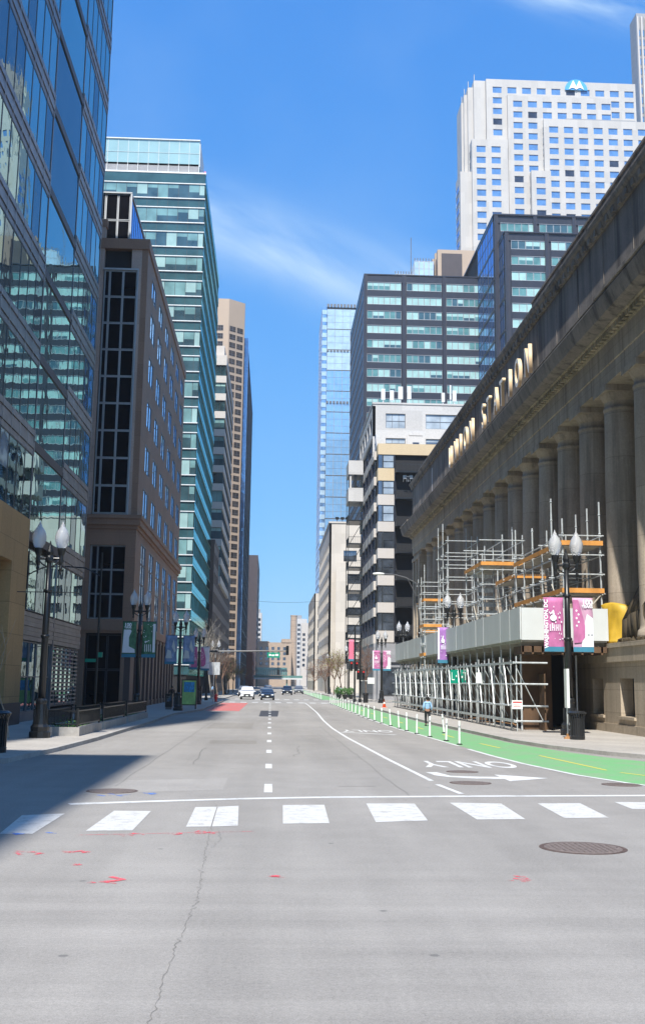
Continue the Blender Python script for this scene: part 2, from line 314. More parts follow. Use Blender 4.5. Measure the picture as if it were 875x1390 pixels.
# ---------------------------------------------------------------- mesh builder
class MB:
    def __init__(s): s.v = []; s.f = []; s.m = []
    def quad(s, pts, m=0):
        n = len(s.v); s.v += [tuple(p) for p in pts]; s.f.append(tuple(range(n, n+len(pts)))); s.m.append(m)
    def box(s, x0, x1, y0, y1, z0, z1, m=0):
        if x0 > x1: x0, x1 = x1, x0
        if y0 > y1: y0, y1 = y1, y0
        if z0 > z1: z0, z1 = z1, z0
        n = len(s.v)
        s.v += [(x0,y0,z0),(x1,y0,z0),(x1,y1,z0),(x0,y1,z0),(x0,y0,z1),(x1,y0,z1),(x1,y1,z1),(x0,y1,z1)]
        for f in ((0,3,2,1),(4,5,6,7),(0,1,5,4),(1,2,6,5),(2,3,7,6),(3,0,4,7)):
            s.f.append(tuple(n+i for i in f)); s.m.append(m)
        return s
    def tube(s, p0, p1, r0, r1=None, n=6, m=0, caps=True):
        r1 = r0 if r1 is None else r1
        p0 = Vector(p0); p1 = Vector(p1); d = (p1-p0)
        if d.length < 1e-6: return s
        d.normalize(); a = d.orthogonal().normalized(); b = d.cross(a); k = len(s.v)
        for p, r in ((p0, r0), (p1, r1)):
            for i in range(n):
                t = 2*math.pi*i/n; s.v.append(tuple(p + r*(math.cos(t)*a + math.sin(t)*b)))
        for i in range(n):
            j = (i+1) % n; s.f.append((k+i, k+j, k+n+j, k+n+i)); s.m.append(m)
        if caps:
            s.f.append(tuple(k+i for i in range(n-1, -1, -1))); s.m.append(m)
            s.f.append(tuple(k+n+i for i in range(n))); s.m.append(m)
        return s
    def path(s, pts, r, n=6, m=0):
        for i in range(len(pts)-1):
            s.tube(pts[i], pts[i+1], r if not isinstance(r, (list, tuple)) else r[i], r if not isinstance(r, (list, tuple)) else r[i+1], n, m)
        return s
    def lathe(s, cx, cy, prof, n=16, m=0, z0=0):
        k = len(s.v)
        for (r, z) in prof:
            for i in range(n):
                t = 2*math.pi*i/n; s.v.append((cx+r*math.cos(t), cy+r*math.sin(t), z0+z))
        for q in range(len(prof)-1):
            for i in range(n):
                j = (i+1) % n; s.f.append((k+q*n+i, k+q*n+j, k+(q+1)*n+j, k+(q+1)*n+i)); s.m.append(m)
        s.f.append(tuple(k+i for i in range(n-1, -1, -1))); s.m.append(m)
        q = len(prof)-1; s.f.append(tuple(k+q*n+i for i in range(n))); s.m.append(m)
        return s
    def prism(s, poly, z0, z1, m=0, bottom=False):
        n = len(poly); k = len(s.v)
        area = sum(poly[i][0]*poly[(i+1) % n][1]-poly[(i+1) % n][0]*poly[i][1] for i in range(n))
        if area < 0: poly = poly[::-1]
        s.v += [(p[0], p[1], z0) for p in poly] + [(p[0], p[1], z1) for p in poly]
        s.f.append(tuple(k+n+i for i in range(n))); s.m.append(m)
        if bottom: s.f.append(tuple(k+i for i in range(n-1, -1, -1))); s.m.append(m)
        for i in range(n):
            j = (i+1) % n; s.f.append((k+i, k+j, k+n+j, k+n+i)); s.m.append(m)
        return s
    def extr_y(s, poly, y0, y1, m=0):      # (x,z) polygon swept along y
        n = len(poly); k = len(s.v)
        s.v += [(p[0], y0, p[1]) for p in poly] + [(p[0], y1, p[1]) for p in poly]
        for i in range(n):
            j = (i+1) % n; s.f.append((k+i, k+j, k+n+j, k+n+i)); s.m.append(m)
        s.f.append(tuple(k+i for i in range(n))); s.m.append(m); s.f.append(tuple(k+n+i for i in range(n-1, -1, -1))); s.m.append(m)
        return s
    def build(s, name, mats, parent=None, smooth=False, wpar=True, recalc=False):
        me = bpy.data.meshes.new(name)
        o = Vector((0, 0, 0))
        if parent is not None and wpar: o = Vector(parent['_w']) if '_w' in parent else o
        me.from_pydata([(v[0]-o.x, v[1]-o.y, v[2]-o.z) for v in s.v], [], s.f)
        if not isinstance(mats, (list, tuple)): mats = [mats] if mats else []
        for mm in mats: me.materials.append(mm)
        me.polygons.foreach_set('material_index', s.m)
        if smooth: me.polygons.foreach_set('use_smooth', [True]*len(s.f))
        if recalc:
            import bmesh
            bmm = bmesh.new(); bmm.from_mesh(me); bmesh.ops.recalc_face_normals(bmm, faces=bmm.faces); bmm.to_mesh(me); bmm.free()
        me.update()
        ob = bpy.data.objects.new(name, me); COL.objects.link(ob)
        if parent is not None: ob.parent = parent; ob['_w'] = tuple(o)
        return ob
def tag(o, label, cat, group=None, kind=None):
    if label: o['label'] = label
    if cat: o['category'] = cat
    if group: o['group'] = group
    if kind: o['kind'] = kind
    return o
def thing(name, label, cat, loc=(0, 0, 0), rz=0, group=None):
    o = bpy.data.objects.new(name, None); COL.objects.link(o); o.location = loc; o.rotation_euler = (0, 0, rz)
    o.empty_display_size = .3
    tag(o, label, cat, group); o['_w'] = tuple(loc); return o
def structure(mb, name, mat, smooth=False): o = mb.build(name, mat, smooth=smooth); o['kind'] = 'structure'; return o
KIDS = {}
def dup(root, loc, rz=0, label=None, group=None, scale=None):
    def cp(o, par):
        c = o.copy(); COL.objects.link(c)
        if par is not None: c.parent = par
        for ch in list(o.children): cp(ch, c)
        return c
    r = cp(root, None); r.location = loc; r.rotation_euler = (0, 0, rz)
    if scale: r.scale = (scale,)*3
    if label: r['label'] = label
    if group: r['group'] = group
    return r
def text_mesh(txt, size, ext, mats, name, parent=None, mw=None, bold=0., sx=1., sy=1., align='CENTER', space=1.0):
    cu = bpy.data.curves.new('txt', 'FONT'); cu.body = txt; cu.size = size; cu.extrude = ext; cu.align_x = align; cu.align_y = 'CENTER'; cu.offset = bold; cu.space_character = space
    cu.resolution_u = 6
    t = bpy.data.objects.new('txt', cu); COL.objects.link(t)
    dg = bpy.context.evaluated_depsgraph_get(); me = bpy.data.meshes.new_from_object(t.evaluated_get(dg))
    bpy.data.objects.remove(t); bpy.data.curves.remove(cu)
    me.materials.clear()
    for mm in (mats if isinstance(mats, (list, tuple)) else [mats]): me.materials.append(mm)
    if len(me.materials) > 1:
        for p in me.polygons: p.material_index = 0 if abs(p.normal.z) > .5 else 1
    T = (mw or Matrix.Identity(4)) @ Matrix.Diagonal((sx, sy, 1, 1))
    me.transform(T); me.name = name
    o = bpy.data.objects.new(name, me); COL.objects.link(o)
    if parent is not None: o.parent = parent
    return o

# ---------------------------------------------------------------- building helper
WCACHE = {}
def fpt(kind, plane, a, d, z):
    return (a, plane+d, z) if kind == 'S' else ((plane-d, a, z) if kind == 'E' else (plane+d, a, z))
def fbox(mb, kind, plane, a0, a1, d0, d1, z0, z1, m=0):
    p = fpt(kind, plane, a0, d0, z0); q = fpt(kind, plane, a1, d1, z1); mb.box(p[0], q[0], p[1], q[1], p[2], q[2], m)
def win_mesh(kind, w, h, nv, nh, fw, gm, fm, blind, bm, nvs=None):
    key = (kind, round(w, 2), round(h, 2), nv, nh, fw, gm, fm, blind, bm)
    if key in WCACHE: return WCACHE[key]
    mb = MB()
    bz = h*(1-blind)
    if blind > 0: fbox(mb, kind, 0, 0, w, .05, .10, bz, h, 2)
    if blind < 1: fbox(mb, kind, 0, 0, w, .05, .10, 0, bz, 0)
    d0 = .035 if fw <= .055 else -.01
    if fw > 0:
        for a, b_ in ((0, fw), (w-fw, w)): fbox(mb, kind, 0, a, b_, d0, .06, 0, h, 1)
        for a, b_ in ((0, fw), (h-fw, h)): fbox(mb, kind, 0, fw, w-fw, d0-.002, .06, a, b_, 1)
        for i in range(1, nv): fbox(mb, kind, 0, w*i/nv-fw*.4, w*i/nv+fw*.4, -.008, .06, fw, h-fw, 1)
        for i in range(1, nh): fbox(mb, kind, 0, fw, w-fw, -.006, .06, h*i/nh-fw*.4, h*i/nh+fw*.4, 1)
    me = bpy.data.meshes.new('window'); me.from_pydata(mb.v, [], mb.f)
    for k in (gm, fm, bm or gm): me.materials.append(M[k])
    me.polygons.foreach_set('material_index', mb.m); me.update()
    WCACHE[key] = (me, mb); return WCACHE[key]
class Bld:
    def __init__(s, name, label, cat, loc, group=None):
        s.root = thing(name, label, cat, loc, 0, group); s.wins = []; s.parts = {}
    def mb(s, name):
        if name not in s.parts: s.parts[name] = MB()
        return s.parts[name]
    def sep(s, name):
        k = name+'#%d' % len(s.parts); s.parts[k] = MB(); return s.parts[k]
    def core(s, x0, x1, y0, y1, z0, z1, part='wall'): s.mb(part).box(x0, x1, y0, y1, z0, z1)
    def face(s, kind, plane, a0, a1, z0, z1, cols, rows, t=.3, wall='wall', sp=None, var=(('gW', 0, None),), nv=1, nh=1, fw=.07, fm='alu_dark', wd=.16, name='window', spd=0.):
        """skin of thickness t in front of the core with openings at cols x rows; window in each"""
        w = s.mb(wall); q = s.mb(sp) if sp else w
        e = a0
        for c0, c1 in cols:
            if c0 > e+.001: fbox(w, kind, plane, e, c0, 0, t, z0, z1)
            e = c1
        if a1 > e+.001: fbox(w, kind, plane, e, a1, 0, t, z0, z1)
        for c0, c1 in cols:
            e = z0
            for r0, r1 in rows:
                if r0 > e+.001: fbox(q, kind, plane, c0, c1, spd, t, e, r0)
                e = r1
            if z1 > e+.001: fbox(q, kind, plane, c0, c1, spd, t, e, z1)
            for r0, r1 in rows:
                g, bl, bmat = random.choice(var)
                s.win(kind, plane, c0, c1, r0, r1, nv, nh, fw, g, fm, bl, bmat, wd, name)
    def win(s, kind, plane, a0, a1, z0, z1, nv=1, nh=1, fw=.07, g='gW', fm='alu_dark', bl=0, bmat=None, wd=.16, name='window'):
        w, h = a1-a0, z1-z0
        loc = fpt(kind, plane, a0, wd, z0)
        cs = [P(*fpt(kind, plane, a, 0, z)) for a in (a0, a1) for z in (z0, z1)]
        if any(c is None for c in cs): sc = -1
        else:
            X0 = max(0, min(c[0] for c in cs)); X1 = min(875, max(c[0] for c in cs)); Y0 = max(0, min(c[1] for c in cs)); Y1 = min(1390, max(c[1] for c in cs))
            sc = (X1-X0)*(Y1-Y0) if X1 > X0 and Y1 > Y0 else -1
        s.wins.append((sc, loc, win_mesh(kind, w, h, nv, nh, fw, g, fm, bl, bmat), name, (g, fm, bmat or g)))
    def finish(s, mats, limit=98, cut=.8):
        L = Vector(s.root['_w'])
        for n, mb in s.parts.items(): n = n.split('#')[0]; mb.build(n, mats[n], s.root)
        s.wins.sort(key=lambda t: -t[0])
        rest = []
        for i, (sc, loc, (me, mb), nm, ks) in enumerate(s.wins):
            if i < limit and sc > cut:
                o = bpy.data.objects.new(nm, me); COL.objects.link(o); o.parent = s.root; o.location = Vector(loc)-L
            else: rest.append((loc, mb, ks, nm))
        if rest:
            big = MB(); mk = []
            for loc, mb, ks, nm in rest:
                for k in ks:
                    if k not in mk: mk.append(k)
                n = len(big.v); big.v += [(v[0]+loc[0], v[1]+loc[1], v[2]+loc[2]) for v in mb.v]
                big.f += [tuple(n+i for i in f) for f in mb.f]; big.m += [mk.index(ks[i]) for i in mb.m]
            o = big.build(rest[0][3], [M[k] for k in mk], s.root)
            o['kind'] = 'stuff'
        return s.root
def grid(a0, pitch, w, n): return [(a0+i*pitch, a0+i*pitch+w) for i in range(n)]

# ================================================================ GROUND
g = MB(); g.quad([(-1200, -200, 0), (1200, -200, 0), (1200, 1300, 0), (-1200, 1300, 0)])
structure(g, 'ground', M['asphalt'])
KL = [(-60, 25.2), (-14, 25.2), (-10.2, 26.4), (-8.3, 29), (-7.4, 33), (-7.0, 38), (-6.75, 45), (-6.6, 63), (-6.7, 80), (-5.9, 88), (-5.5, 93), (-5.5, 134), (-6.5, 138), (-60, 138)]
KR = [(60, 34.5), (16, 34.5), (13.2, 36.0), (11.7, 39), (10.6, 43), (10.1, 47), (9.9, 55), (9.6, 66), (9.55, 86), (9.6, 120), (9.7, 136), (11, 139), (60, 139)]
def sidewalk(pts, name, far):
    s_ = MB(); s_.prism(pts, -.1, .13); structure(s_, name, M['concrete'])
    k = MB()
    for i in range(len(pts)-1):      # kerb stones: a strip with its own top a little proud
        (xa, ya), (xb, yb) = pts[i], pts[i+1]
        L = math.hypot(xb-xa, yb-ya); nx, ny = (yb-ya)/L, -(xb-xa)/L
        cx_ = sum(p[0] for p in pts)/len(pts); cy_ = sum(p[1] for p in pts)/len(pts)
        mx_, my_ = (xa+xb)/2, (ya+yb)/2
        if (cx_-mx_)*nx + (cy_-my_)*ny < 0: nx, ny = -nx, -ny
        q = [(xa-nx*.012, ya-ny*.012), (xb-nx*.012, yb-ny*.012), (xb+nx*.17, yb+ny*.17), (xa+nx*.17, ya+ny*.17)]
        k.prism(q, -.05, .138+i*.0001)
    structure(k, 'kerb', M['kerb'])
sidewalk(KL, 'sidewalk', 138); sidewalk(KR, 'sidewalk', 139)
KL2 = [(-60, 153), (-8, 153), (-6.2, 156), (-6.0, 260), (-6.3, 268), (-60, 268)]
KR2 = [(60, 153), (12, 153), (10.6, 156), (10.4, 262), (11.5, 268), (60, 268)]
sidewalk(KL2, 'sidewalk', 0); sidewalk(KR2, 'sidewalk', 0)
sidewalk([(-60, 284), (-6.2, 284), (-6.0, 600), (-60, 600)], 'sidewalk', 0); sidewalk([(60, 284), (10.6, 284), (10.4, 600), (60, 600)], 'sidewalk', 0)

def strip(pts, w, z=.004, mb=None, m=0):
    mb = mb or MB()
    for i in range(len(pts)-1):
        (xa, ya), (xb, yb) = pts[i], pts[i+1]; L = math.hypot(xb-xa, yb-ya); nx, ny = (yb-ya)/L*w/2, -(xb-xa)/L*w/2
        mb.quad([(xa-nx, ya-ny, z), (xa+nx, ya+ny, z), (xb+nx, yb+ny, z), (xb-nx, yb-ny, z)][::1], m)
    return mb
def mark(mb, name, mat):
    # keep faces up
    for i, f in enumerate(mb.f):
        p = [Vector(mb.v[k]) for k in f]
        if (p[1]-p[0]).cross(p[2]-p[1]).z < 0: mb.f[i] = f[::-1]
    o = mb.build(name, mat); o['kind'] = 'structure'; return o
def poly(pts, z=.004, mb=None):
    mb = mb or MB(); mb.quad([(p[0], p[1], z) for p in pts]); return mb
# green two-way cycle track
gl = [(9.6, 26.2), (9.08, 27.3), (8.43, 29.8), (7.85, 34), (7.6, 38), (7.42, 43.4), (7.2, 50), (6.95, 57), (6.8, 70), (6.9, 90), (7.0, 120), (7.1, 136)]
gr = [(13.6, 33.4), (12.3, 35.2), (11.2, 38.4), (10.45, 42.5), (9.95, 47), (9.75, 55), (9.45, 66), (9.4, 86), (9.45, 120), (9.55, 136)]
gm_ = MB(); gpoly = gl + gr[::-1]
gm_.quad([(p[0], p[1], .004) for p in gpoly]); mark(gm_, 'bike_lane', M['green_paint'])
g2 = poly([(7.2, 157), (10.2, 157), (10.1, 262), (7.6, 262)]); g2.quad([(7.7, 286, .004), (10.0, 286, .004), (10.0, 420, .004), (7.8, 420, .004)]); mark(g2, 'bike_lane', M['green_paint'])
# muddy strip at the station kerb
mark(strip([(7.35, 44), (7.1, 52), (6.8, 60), (6.62, 75), (6.75, 100), (6.95, 136)], .14, .008, strip([(9.55, 26.3), (8.9, 28), (8.25, 30.4), (7.75, 34.4), (7.5, 38), (7.36, 42)], .16, .008)), 'lane_line', M['white_paint'])
# dashes beside the curve
dm = MB()
for i in range(5):
    yb = 33.2+i*2.2; xx = 7.45-i*.04
    dm.quad([(xx, yb, .004), (xx+.3, yb, .004), (xx+.26, yb+1.1, .004), (xx-.04, yb+1.1, .004)])
yl = MB()
for k, (xa, ya, xb, yb) in enumerate([(10.7, 28.9, 9.75, 31.4), (9.6, 32.2, 9.2, 38.6), (8.75, 43, 8.55, 46), (8.3, 51, 8.25, 54), (8.15, 60, 8.1, 63), (8.1, 69, 8.1, 72), (8.1, 78, 8.1, 81), (8.1, 88, 8.1, 91), (8.1, 98, 8.1, 101)]):
    strip([(xa, ya), (xb, yb)], .1, .008, yl)
mark(yl, 'lane_line', M['yellow_paint'])
# centre dashes
dd = MB()
for k in range(30):
    y0 = 24.9+k*6.83
    if 134 < y0 < 156: continue
    dd.quad([(-.09, y0, .004), (.09, y0, .004), (.09, y0+2.0-.3*(k > 0), .004), (-.09, y0+2.0-.3*(k > 0), .004)])
mark(dd, 'lane_line', M['white_paint'])
# right-turn lane edge
mark(strip([(4.02, 28.2), (3.75, 36), (3.4, 50), (3.3, 60), (3.4, 72), (3.75, 90), (4.05, 121), (4.1, 134)], .13, .004, strip([(4.22, 24.95), (4.02, 27.2)], .13)), 'lane_line', M['white_paint'])
# stop line (slightly bowed like the crowned road)
mark(strip([(-3.8, 22.25), (-2.36, 22.85), (-.6, 23.5), (1.12, 23.95), (4.35, 24.45), (8.03, 24.9), (8.6, 25.0)], .28), 'stop_line', M['white_paint'])
# crosswalk bars: each is its own quadrilateral
bars = [[(-4.11,18.0),(-3.61,18.0),(-3.60,20.7),(-4.29,20.4)], [(-2.86,18.4),(-2.14,18.5),(-2.13,21.2),(-2.80,21.2)], [(-1.33,19.0),(-.93,19.05),(-.97,22.0),(-1.37,21.9)], [(-.91,19.05),(-.49,19.2),(-.56,22.2),(-.95,22.0)],
        [(.26,19.5),(1.05,19.6),(1.10,22.5),(.29,22.4)], [(1.86,19.8),(2.80,20.1),(2.92,22.9),(1.95,22.8)], [(3.70,20.3),(4.59,20.4),(4.69,23.0),(3.66,23.1)], [(5.35,20.6),(6.2,20.75),(6.35,23.2),(5.45,23.1)], [(7.1,22.2),(7.9,22.2),(7.95,23.5),(7.15,23.5)], [(-5.6,17.5),(-5.0,17.6),(-5.15,19.9),(-5.8,19.8)]]
cw = MB()
for b_ in bars: poly(b_, .004, cw)
mark(cw, 'crosswalk', M['white_paint_worn'])
cw2 = MB()
for k in range(11): cw2.quad([(-4.8+k*1.35, 131.5, .004), (-4.1+k*1.35, 131.5, .004), (-4.1+k*1.35, 134.6, .004), (-4.8+k*1.35, 134.6, .004)])
for k in range(11): cw2.quad([(-4.8+k*1.35, 155.5, .004), (-4.1+k*1.35, 155.5, .004), (-4.1+k*1.35, 158.6, .004), (-4.8+k*1.35, 158.6, .004)])
mark(cw2, 'crosswalk', M['white_paint'])
# red bus lane at the left
mark(poly([(-5.3, 92.5), (-2.5, 92.5), (-2.45, 128), (-5.3, 128)]), 'bus_lane', M['red_paint'])
# pavement words: traffic comes towards the camera, so they read from the far side
def pave_text(t, cx_, cy_, sx, sy):
    o = text_mesh(t, 1, 0, M['white_paint'], 'pavement_word', None, Matrix.Translation((cx_, cy_, .005)) @ Matrix.Rotation(math.pi, 4, 'Z'), .015, sx, sy)
    o['kind'] = 'structure'
pave_text('ONLY', 5.95, 34.2, 1.05, 3.6); pave_text('ONLY', 4.9, 57.0, .95, 3.4)
ar = MB()
ar.quad([(4.25, 30.9, .004), (4.55, 30.9, .004), (4.75, 29.75, .004), (4.6, 29.45, .004), (4.35, 29.9, .004)])
ar.quad([(4.6, 29.45, .004), (4.75, 29.75, .004), (5.5, 29.55, .004), (6.0, 29.55, .004), (6.0, 28.95, .004), (5.3, 28.95, .004)])
ar.quad([(6.0, 28.3, .004), (6.0, 30.3, .004), (7.2, 29.3, .004)])
mark(ar, 'lane_arrow', M['white_paint'])
mark(strip([(3.5, 55.2), (5.9, 53.0)], .3), 'lane_arrow', M['white_paint'])
# repair patches and one painted shadow
mark(poly([(-2.3, 44), (-.5, 44), (-.5, 46.4), (-2.4, 46.4)], .003), 'road_patch', M['asphalt2'])
mark(poly([(-.75, 79), (.55, 79), (.75, 95), (-.75, 95)], .0025), 'road_patch', flat('shadow_patch', (.045, .047, .055), .8))  # flat dark colour standing in for a shadow on the far road
mark(poly([(-3.2, 58), (-.9, 58), (-.9, 66), (-3.2, 66)], .002), 'road_patch', M['asphalt2'])
mark(poly([(-3.9, 24.2), (-1.0, 25.4), (-1.0, 28.4), (-3.4, 27.6)], .002), 'road_patch', asphalt('pale_patch', (.29, .272, .25)))
seam = flat('tar_seam', (.165, .155, .14), .8)
rs_ = random.Random(21)
def wob(x0, y0, x1, y1, n, a): return [(x0+(x1-x0)*i/n+rs_.gauss(0, a), y0+(y1-y0)*i/n) for i in range(n+1)]
mark(strip(wob(-3.45, 26, -3.4, 80, 40, .02), .02, .0032), 'tar_seam', seam)
mark(strip(wob(3.0, 24, 2.75, 62, 30, .02), .018, .0032), 'tar_seam', seam)
sm = MB(); strip(wob(1.6, 26.5, 2.5, 26.6, 4, .01), .05, .0034, sm); strip(wob(-2.2, 33, -2.3, 41, 9, .04), .035, .0035, sm); strip(wob(.9, 37, 1.1, 43, 9, .05), .03, .0036, sm)
mark(sm, 'tar_seam', seam)
# the long crack in the foreground
ck = MB(); rr = random.Random(3)
def crack(pts, w):
    q = []
    for i in range(len(pts)-1):
        n = max(3, int(math.hypot(pts[i+1][0]-pts[i][0], pts[i+1][1]-pts[i][1])/.08))
        for j in range(n):
            t = j/n; q.append((pts[i][0]*(1-t)+pts[i+1][0]*t+rr.gauss(0, .014), pts[i][1]*(1-t)+pts[i+1][1]*t))
    q.append(pts[-1])
    for i in range(len(q)-1): strip([q[i], q[i+1]], w*rr.uniform(.35, 1.5), .003, ck)
crack([(-.80, 8.2), (-.79, 10.2), (-.78, 11.4), (-.74, 12.7), (-.8, 14.3), (-.87, 16.7), (-.92, 19.3), (-1.0, 22.4)], .0065)
crack([(-.8, 16.7), (-.7, 17.6), (-.78, 18.6)], .005)
mark(ck, 'road_crack', flat('crack_dirt', (.165, .155, .142), .95))
# utility spray marks
def spray(name, cx_, cy_, w, h, mat, n=9, lab=''):
    mb = MB(); r_ = random.Random(int(cx_*100+cy_*10))
    for i in range(n):
        a_ = r_.uniform(-w, w)/2; b_ = r_.uniform(-h, h)/2; l = r_.uniform(.15, .5)*w; t = r_.uniform(.03, .09)
        an = r_.uniform(-.6, .6); dx, dy = math.cos(an)*l/2, math.sin(an)*l/2*3
        strip([(cx_+a_-dx, cy_+b_-dy), (cx_+a_+dx, cy_+b_+dy)], t, .004+i*.0004+r_.random()*.0001, mb)
    mark(mb, name, mat)
for (a_, b_, w_, h_) in [(-3.2, 16.1, .42, .35), (-2.62, 16.2, .3, .12), (-1.86, 13.9, .4, .6), (3.05, 14.3, .3, .5), (-2.1, 18.0, .34, .35), (-1.45, 18.2, .22, .3), (-1.0, 18.3, .34, .35), (.1, 14.3, .15, .12), (-2.45, 15.1, .08, .1)]:
    spray('spray_mark', a_, b_, w_, h_, M['spray_red'], 8)
mark(strip([(-2.95, 17.9), (-2.0, 18.1), (-.2, 18.5)], .03, .0045), 'spray_mark', M['spray_red'])
for (a_, b_, w_, h_) in [(-3.35, 18.1, .2, .16), (-3.85, 18.0, .2, .16), (-3.2, 24.2, .5, .8), (-2.5, 24.4, .3, .4)]: spray('spray_mark', a_, b_, w_, h_, M['spray_blue'], 6)
# manholes
def manhole(x_, y_, r_, label, rz=0):
    mb = MB(); mb.lathe(0, 0, [(r_*1.1, 0.0), (r_*1.1, .006), (r_*1.0, .0065)], 40)
    ri = MB()
    for k in range(3): ri.lathe(0, 0, [(r_*(.92-k*.24), .0065), (r_*(.90-k*.24), .0105)], 40)
    root = thing('manhole_cover', label, 'manhole cover', (x_, y_, 0))
    f = mb.build('rim', M['manhole'], root, wpar=False)
    c = MB().lathe(0, 0, [(r_*.98, .007), (r_*.97, .011)], 40)
    for i in range(-6, 7):
        a_ = i*r_*.145; h_ = math.sqrt(max(0, (r_*.86)**2-a_*a_))
        c.box(a_-r_*.02, a_+r_*.02, -h_, h_, .011, .016)
    c.build('lid', flat('manhole_lid', (.19, .15, .13), .65, .3, .35, 18), root, wpar=False)
manhole(4.65, 16.9, .58, 'large round iron manhole cover nearest the camera, below the crosswalk')
manhole(4.9, 27.7, .46, 'iron manhole cover crossed by the turn arrow just above the stop line')
manhole(5.3, 31.2, .40, 'iron manhole cover between the pavement word and the arrow')
manhole(-3.35, 24.9, .5, 'dark iron manhole cover in the shade at the left end of the stop line')
manhole(8.6, 27.6, .45, 'iron manhole cover at the near end of the green bike lane')

# ================================================================ TRAIN STATION (right)
st = thing('train_station', 'long soot-stained limestone station with a giant colonnade and raised cream letters on its attic', 'railway station', (19, 90, 0))
YS0, YS1 = 34.0, 135.5
def prof_wall(mb, poly, y0, y1): mb.extr_y(poly, y0, y1)
# plinth with splayed window recesses
pl = MB()
wn = [(52.2, 54.3), (57.1, 59.0), (46.0, 48.0), (62.0, 64)]
ys = sorted(wn); e = YS0
for a_, b_ in ys:
    pl.box(17.0, 17.9, e, a_, .1, 3.55); pl.box(17.0, 17.9, a_, b_, .1, .95); pl.box(17.0, 17.9, a_, b_, 2.75, 3.55)
    pl.box(16.9, 17.0, a_-.15, b_+.15, .80, .93)      # sill
    e = b_
pl.box(17.0, 17.9, e, YS1, .1, 3.55)
pl.box(16.94, 17.5, YS0, YS1, .1, .55)
pl.box(16.86, 19.2, YS0, YS1+.1, 3.55, 4.45)
pl.box(17.9, 21, YS0, YS1, .1, 3.5)
pl.box(16.80, 17.1, YS0, YS1+.1, 4.25, 4.47)
pl.build('plinth', M['station_block'], st)
for i, (a_, b_) in enumerate(ys):
    w_ = MB().box(17.62, 17.7, a_, b_, .95, 2.75, 0); w_.box(17.6, 17.64, (a_+b_)/2-.03, (a_+b_)/2+.03, .95, 2.75, 1); w_.build('window', [M['dark_int'], M['alu_dark']], st)
# stylobate, columns
cp = [( .98, 4.45), (1.12, 4.45), (1.12, 4.75), (1.08, 4.95), (.99, 5.05), (.97, 5.2), (.955, 9), (.915, 13), (.85, 16.55), (.84, 16.6), (.90, 16.65), (.90, 16.78), (.83, 16.82), (.83, 17.12), (.92, 17.18), (1.06, 17.5), (1.08, 17.52)]
colm = MB().lathe(0, 0, cp[1:], 28)
colmesh = None
XC = 18.18
for k in range(-4, 15):
    yc = 56.35+4.86*k
    if colmesh is None:
        o = colm.build('column', M['station_col'], st, wpar=False, smooth=False); colmesh = o.data
        colmesh.polygons.foreach_set('use_smooth', [abs(p.normal.z) < .8 for p in colmesh.polygons])
        ab = MB().box(-1.13, 1.13, -1.13, 1.13, 17.52, 17.85).build('abacus', M['station'], o, wpar=False); abm = ab.data
    else:
        o = bpy.data.objects.new('column', colmesh); COL.objects.link(o); o.parent = st
        ab = bpy.data.objects.new('abacus', abm); COL.objects.link(ab); ab.parent = o
    o.location = (XC-19, yc-90, 0)
# rear wall of the colonnade, with deep openings
rw = MB()
rw.box(21.2, 22, YS0, YS1, 4.45, 18)
for k in range(-4, 15):
    yc = 56.35+4.86*k+2.43
    rw.box(21.0, 21.2, yc-2.0, yc-1.5, 4.45, 16); rw.box(21.0, 21.2, yc+1.5, yc+2.0, 4.45, 16); rw.box(21.0, 21.2, yc-1.5, yc+1.5, 15.2, 16)
rw.build('rear_wall', M['station'], st)
ep = MB(); ep.box(17.25, 21.5, 128.6, YS1, 4.45, 17.85)
for a_ in (128.9, 131.6, 134.2): ep.box(17.08, 17.25, a_, a_+1.1, 4.45, 17.0)
ep.box(17.02, 17.25, 128.7, YS1+.05, 17.0, 17.4); ep.box(17.0, 17.25, 128.7, YS1+.1, 4.45, 5.1)
for a_ in (129.0, 132.0): ep.box(17.2, 17.35, a_, a_+.1, 6, 8)
ep.build('end_pavilion', M['station'], st)
# entablature
en = MB()
en.extr_y([(17.12, 17.85), (21.5, 17.85), (21.5, 19.9), (17.06, 19.9), (17.06, 18.75), (17.12, 18.72)], YS0, YS1)
en.build('architrave', M['station'], st)
mo = MB(); mo.extr_y([(17.0, 19.9), (18.5, 19.9), (18.5, 20.25), (16.55, 20.25), (16.57, 20.2), (16.95, 20.2), (16.95, 19.98)], YS0, YS1+.25); MOULD = mo
dn_ = MOULD
for i in range(190): dn_.box(16.66, 16.9, YS0+.3+i*.53, YS0+.3+i*.53+.3, 19.93, 20.2)
dn_.build('moulding', M['station_mould'], st)
co = MB()
co.extr_y([(16.62, 20.25), (18.5, 20.25), (18.5, 21.3), (15.8, 21.3), (15.74, 21.15), (15.86, 20.75), (15.98, 20.42), (16.1, 20.36)], YS0, YS1+.9)
for (a_, b_) in ((YS0, 52.3), (129.4, YS1+1.0)): co.box(15.68, 17.0, a_, b_, 21.3, 21.48)
co.box(15.74, 16.9, 52.3, 129.4, 21.3, 21.36)
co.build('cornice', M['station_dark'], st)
at = MB()
at.box(16.98, 20, YS0, YS1-1.0, 21.36, 25.9)
rp = random.Random(5)
yy_ = 40
while yy_ < 133:
    at.box(16.955, 16.98, yy_, yy_+.05, 21.5, 25.7); yy_ += 4.86
at.box(16.84, 20.1, YS0, YS1-.9, 21.36, 21.75)
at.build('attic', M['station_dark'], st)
ac = MB()
ac.extr_y([(16.86, 25.9), (20, 25.9), (20, 26.6), (16.55, 26.6), (16.6, 26.42), (16.72, 26.3)], YS0, YS1-.8)
ac.box(16.9, 20, YS0, 128, 26.6, 27.0); ac.box(16.82, 20, YS0, 127.9, 27.0, 27.12)
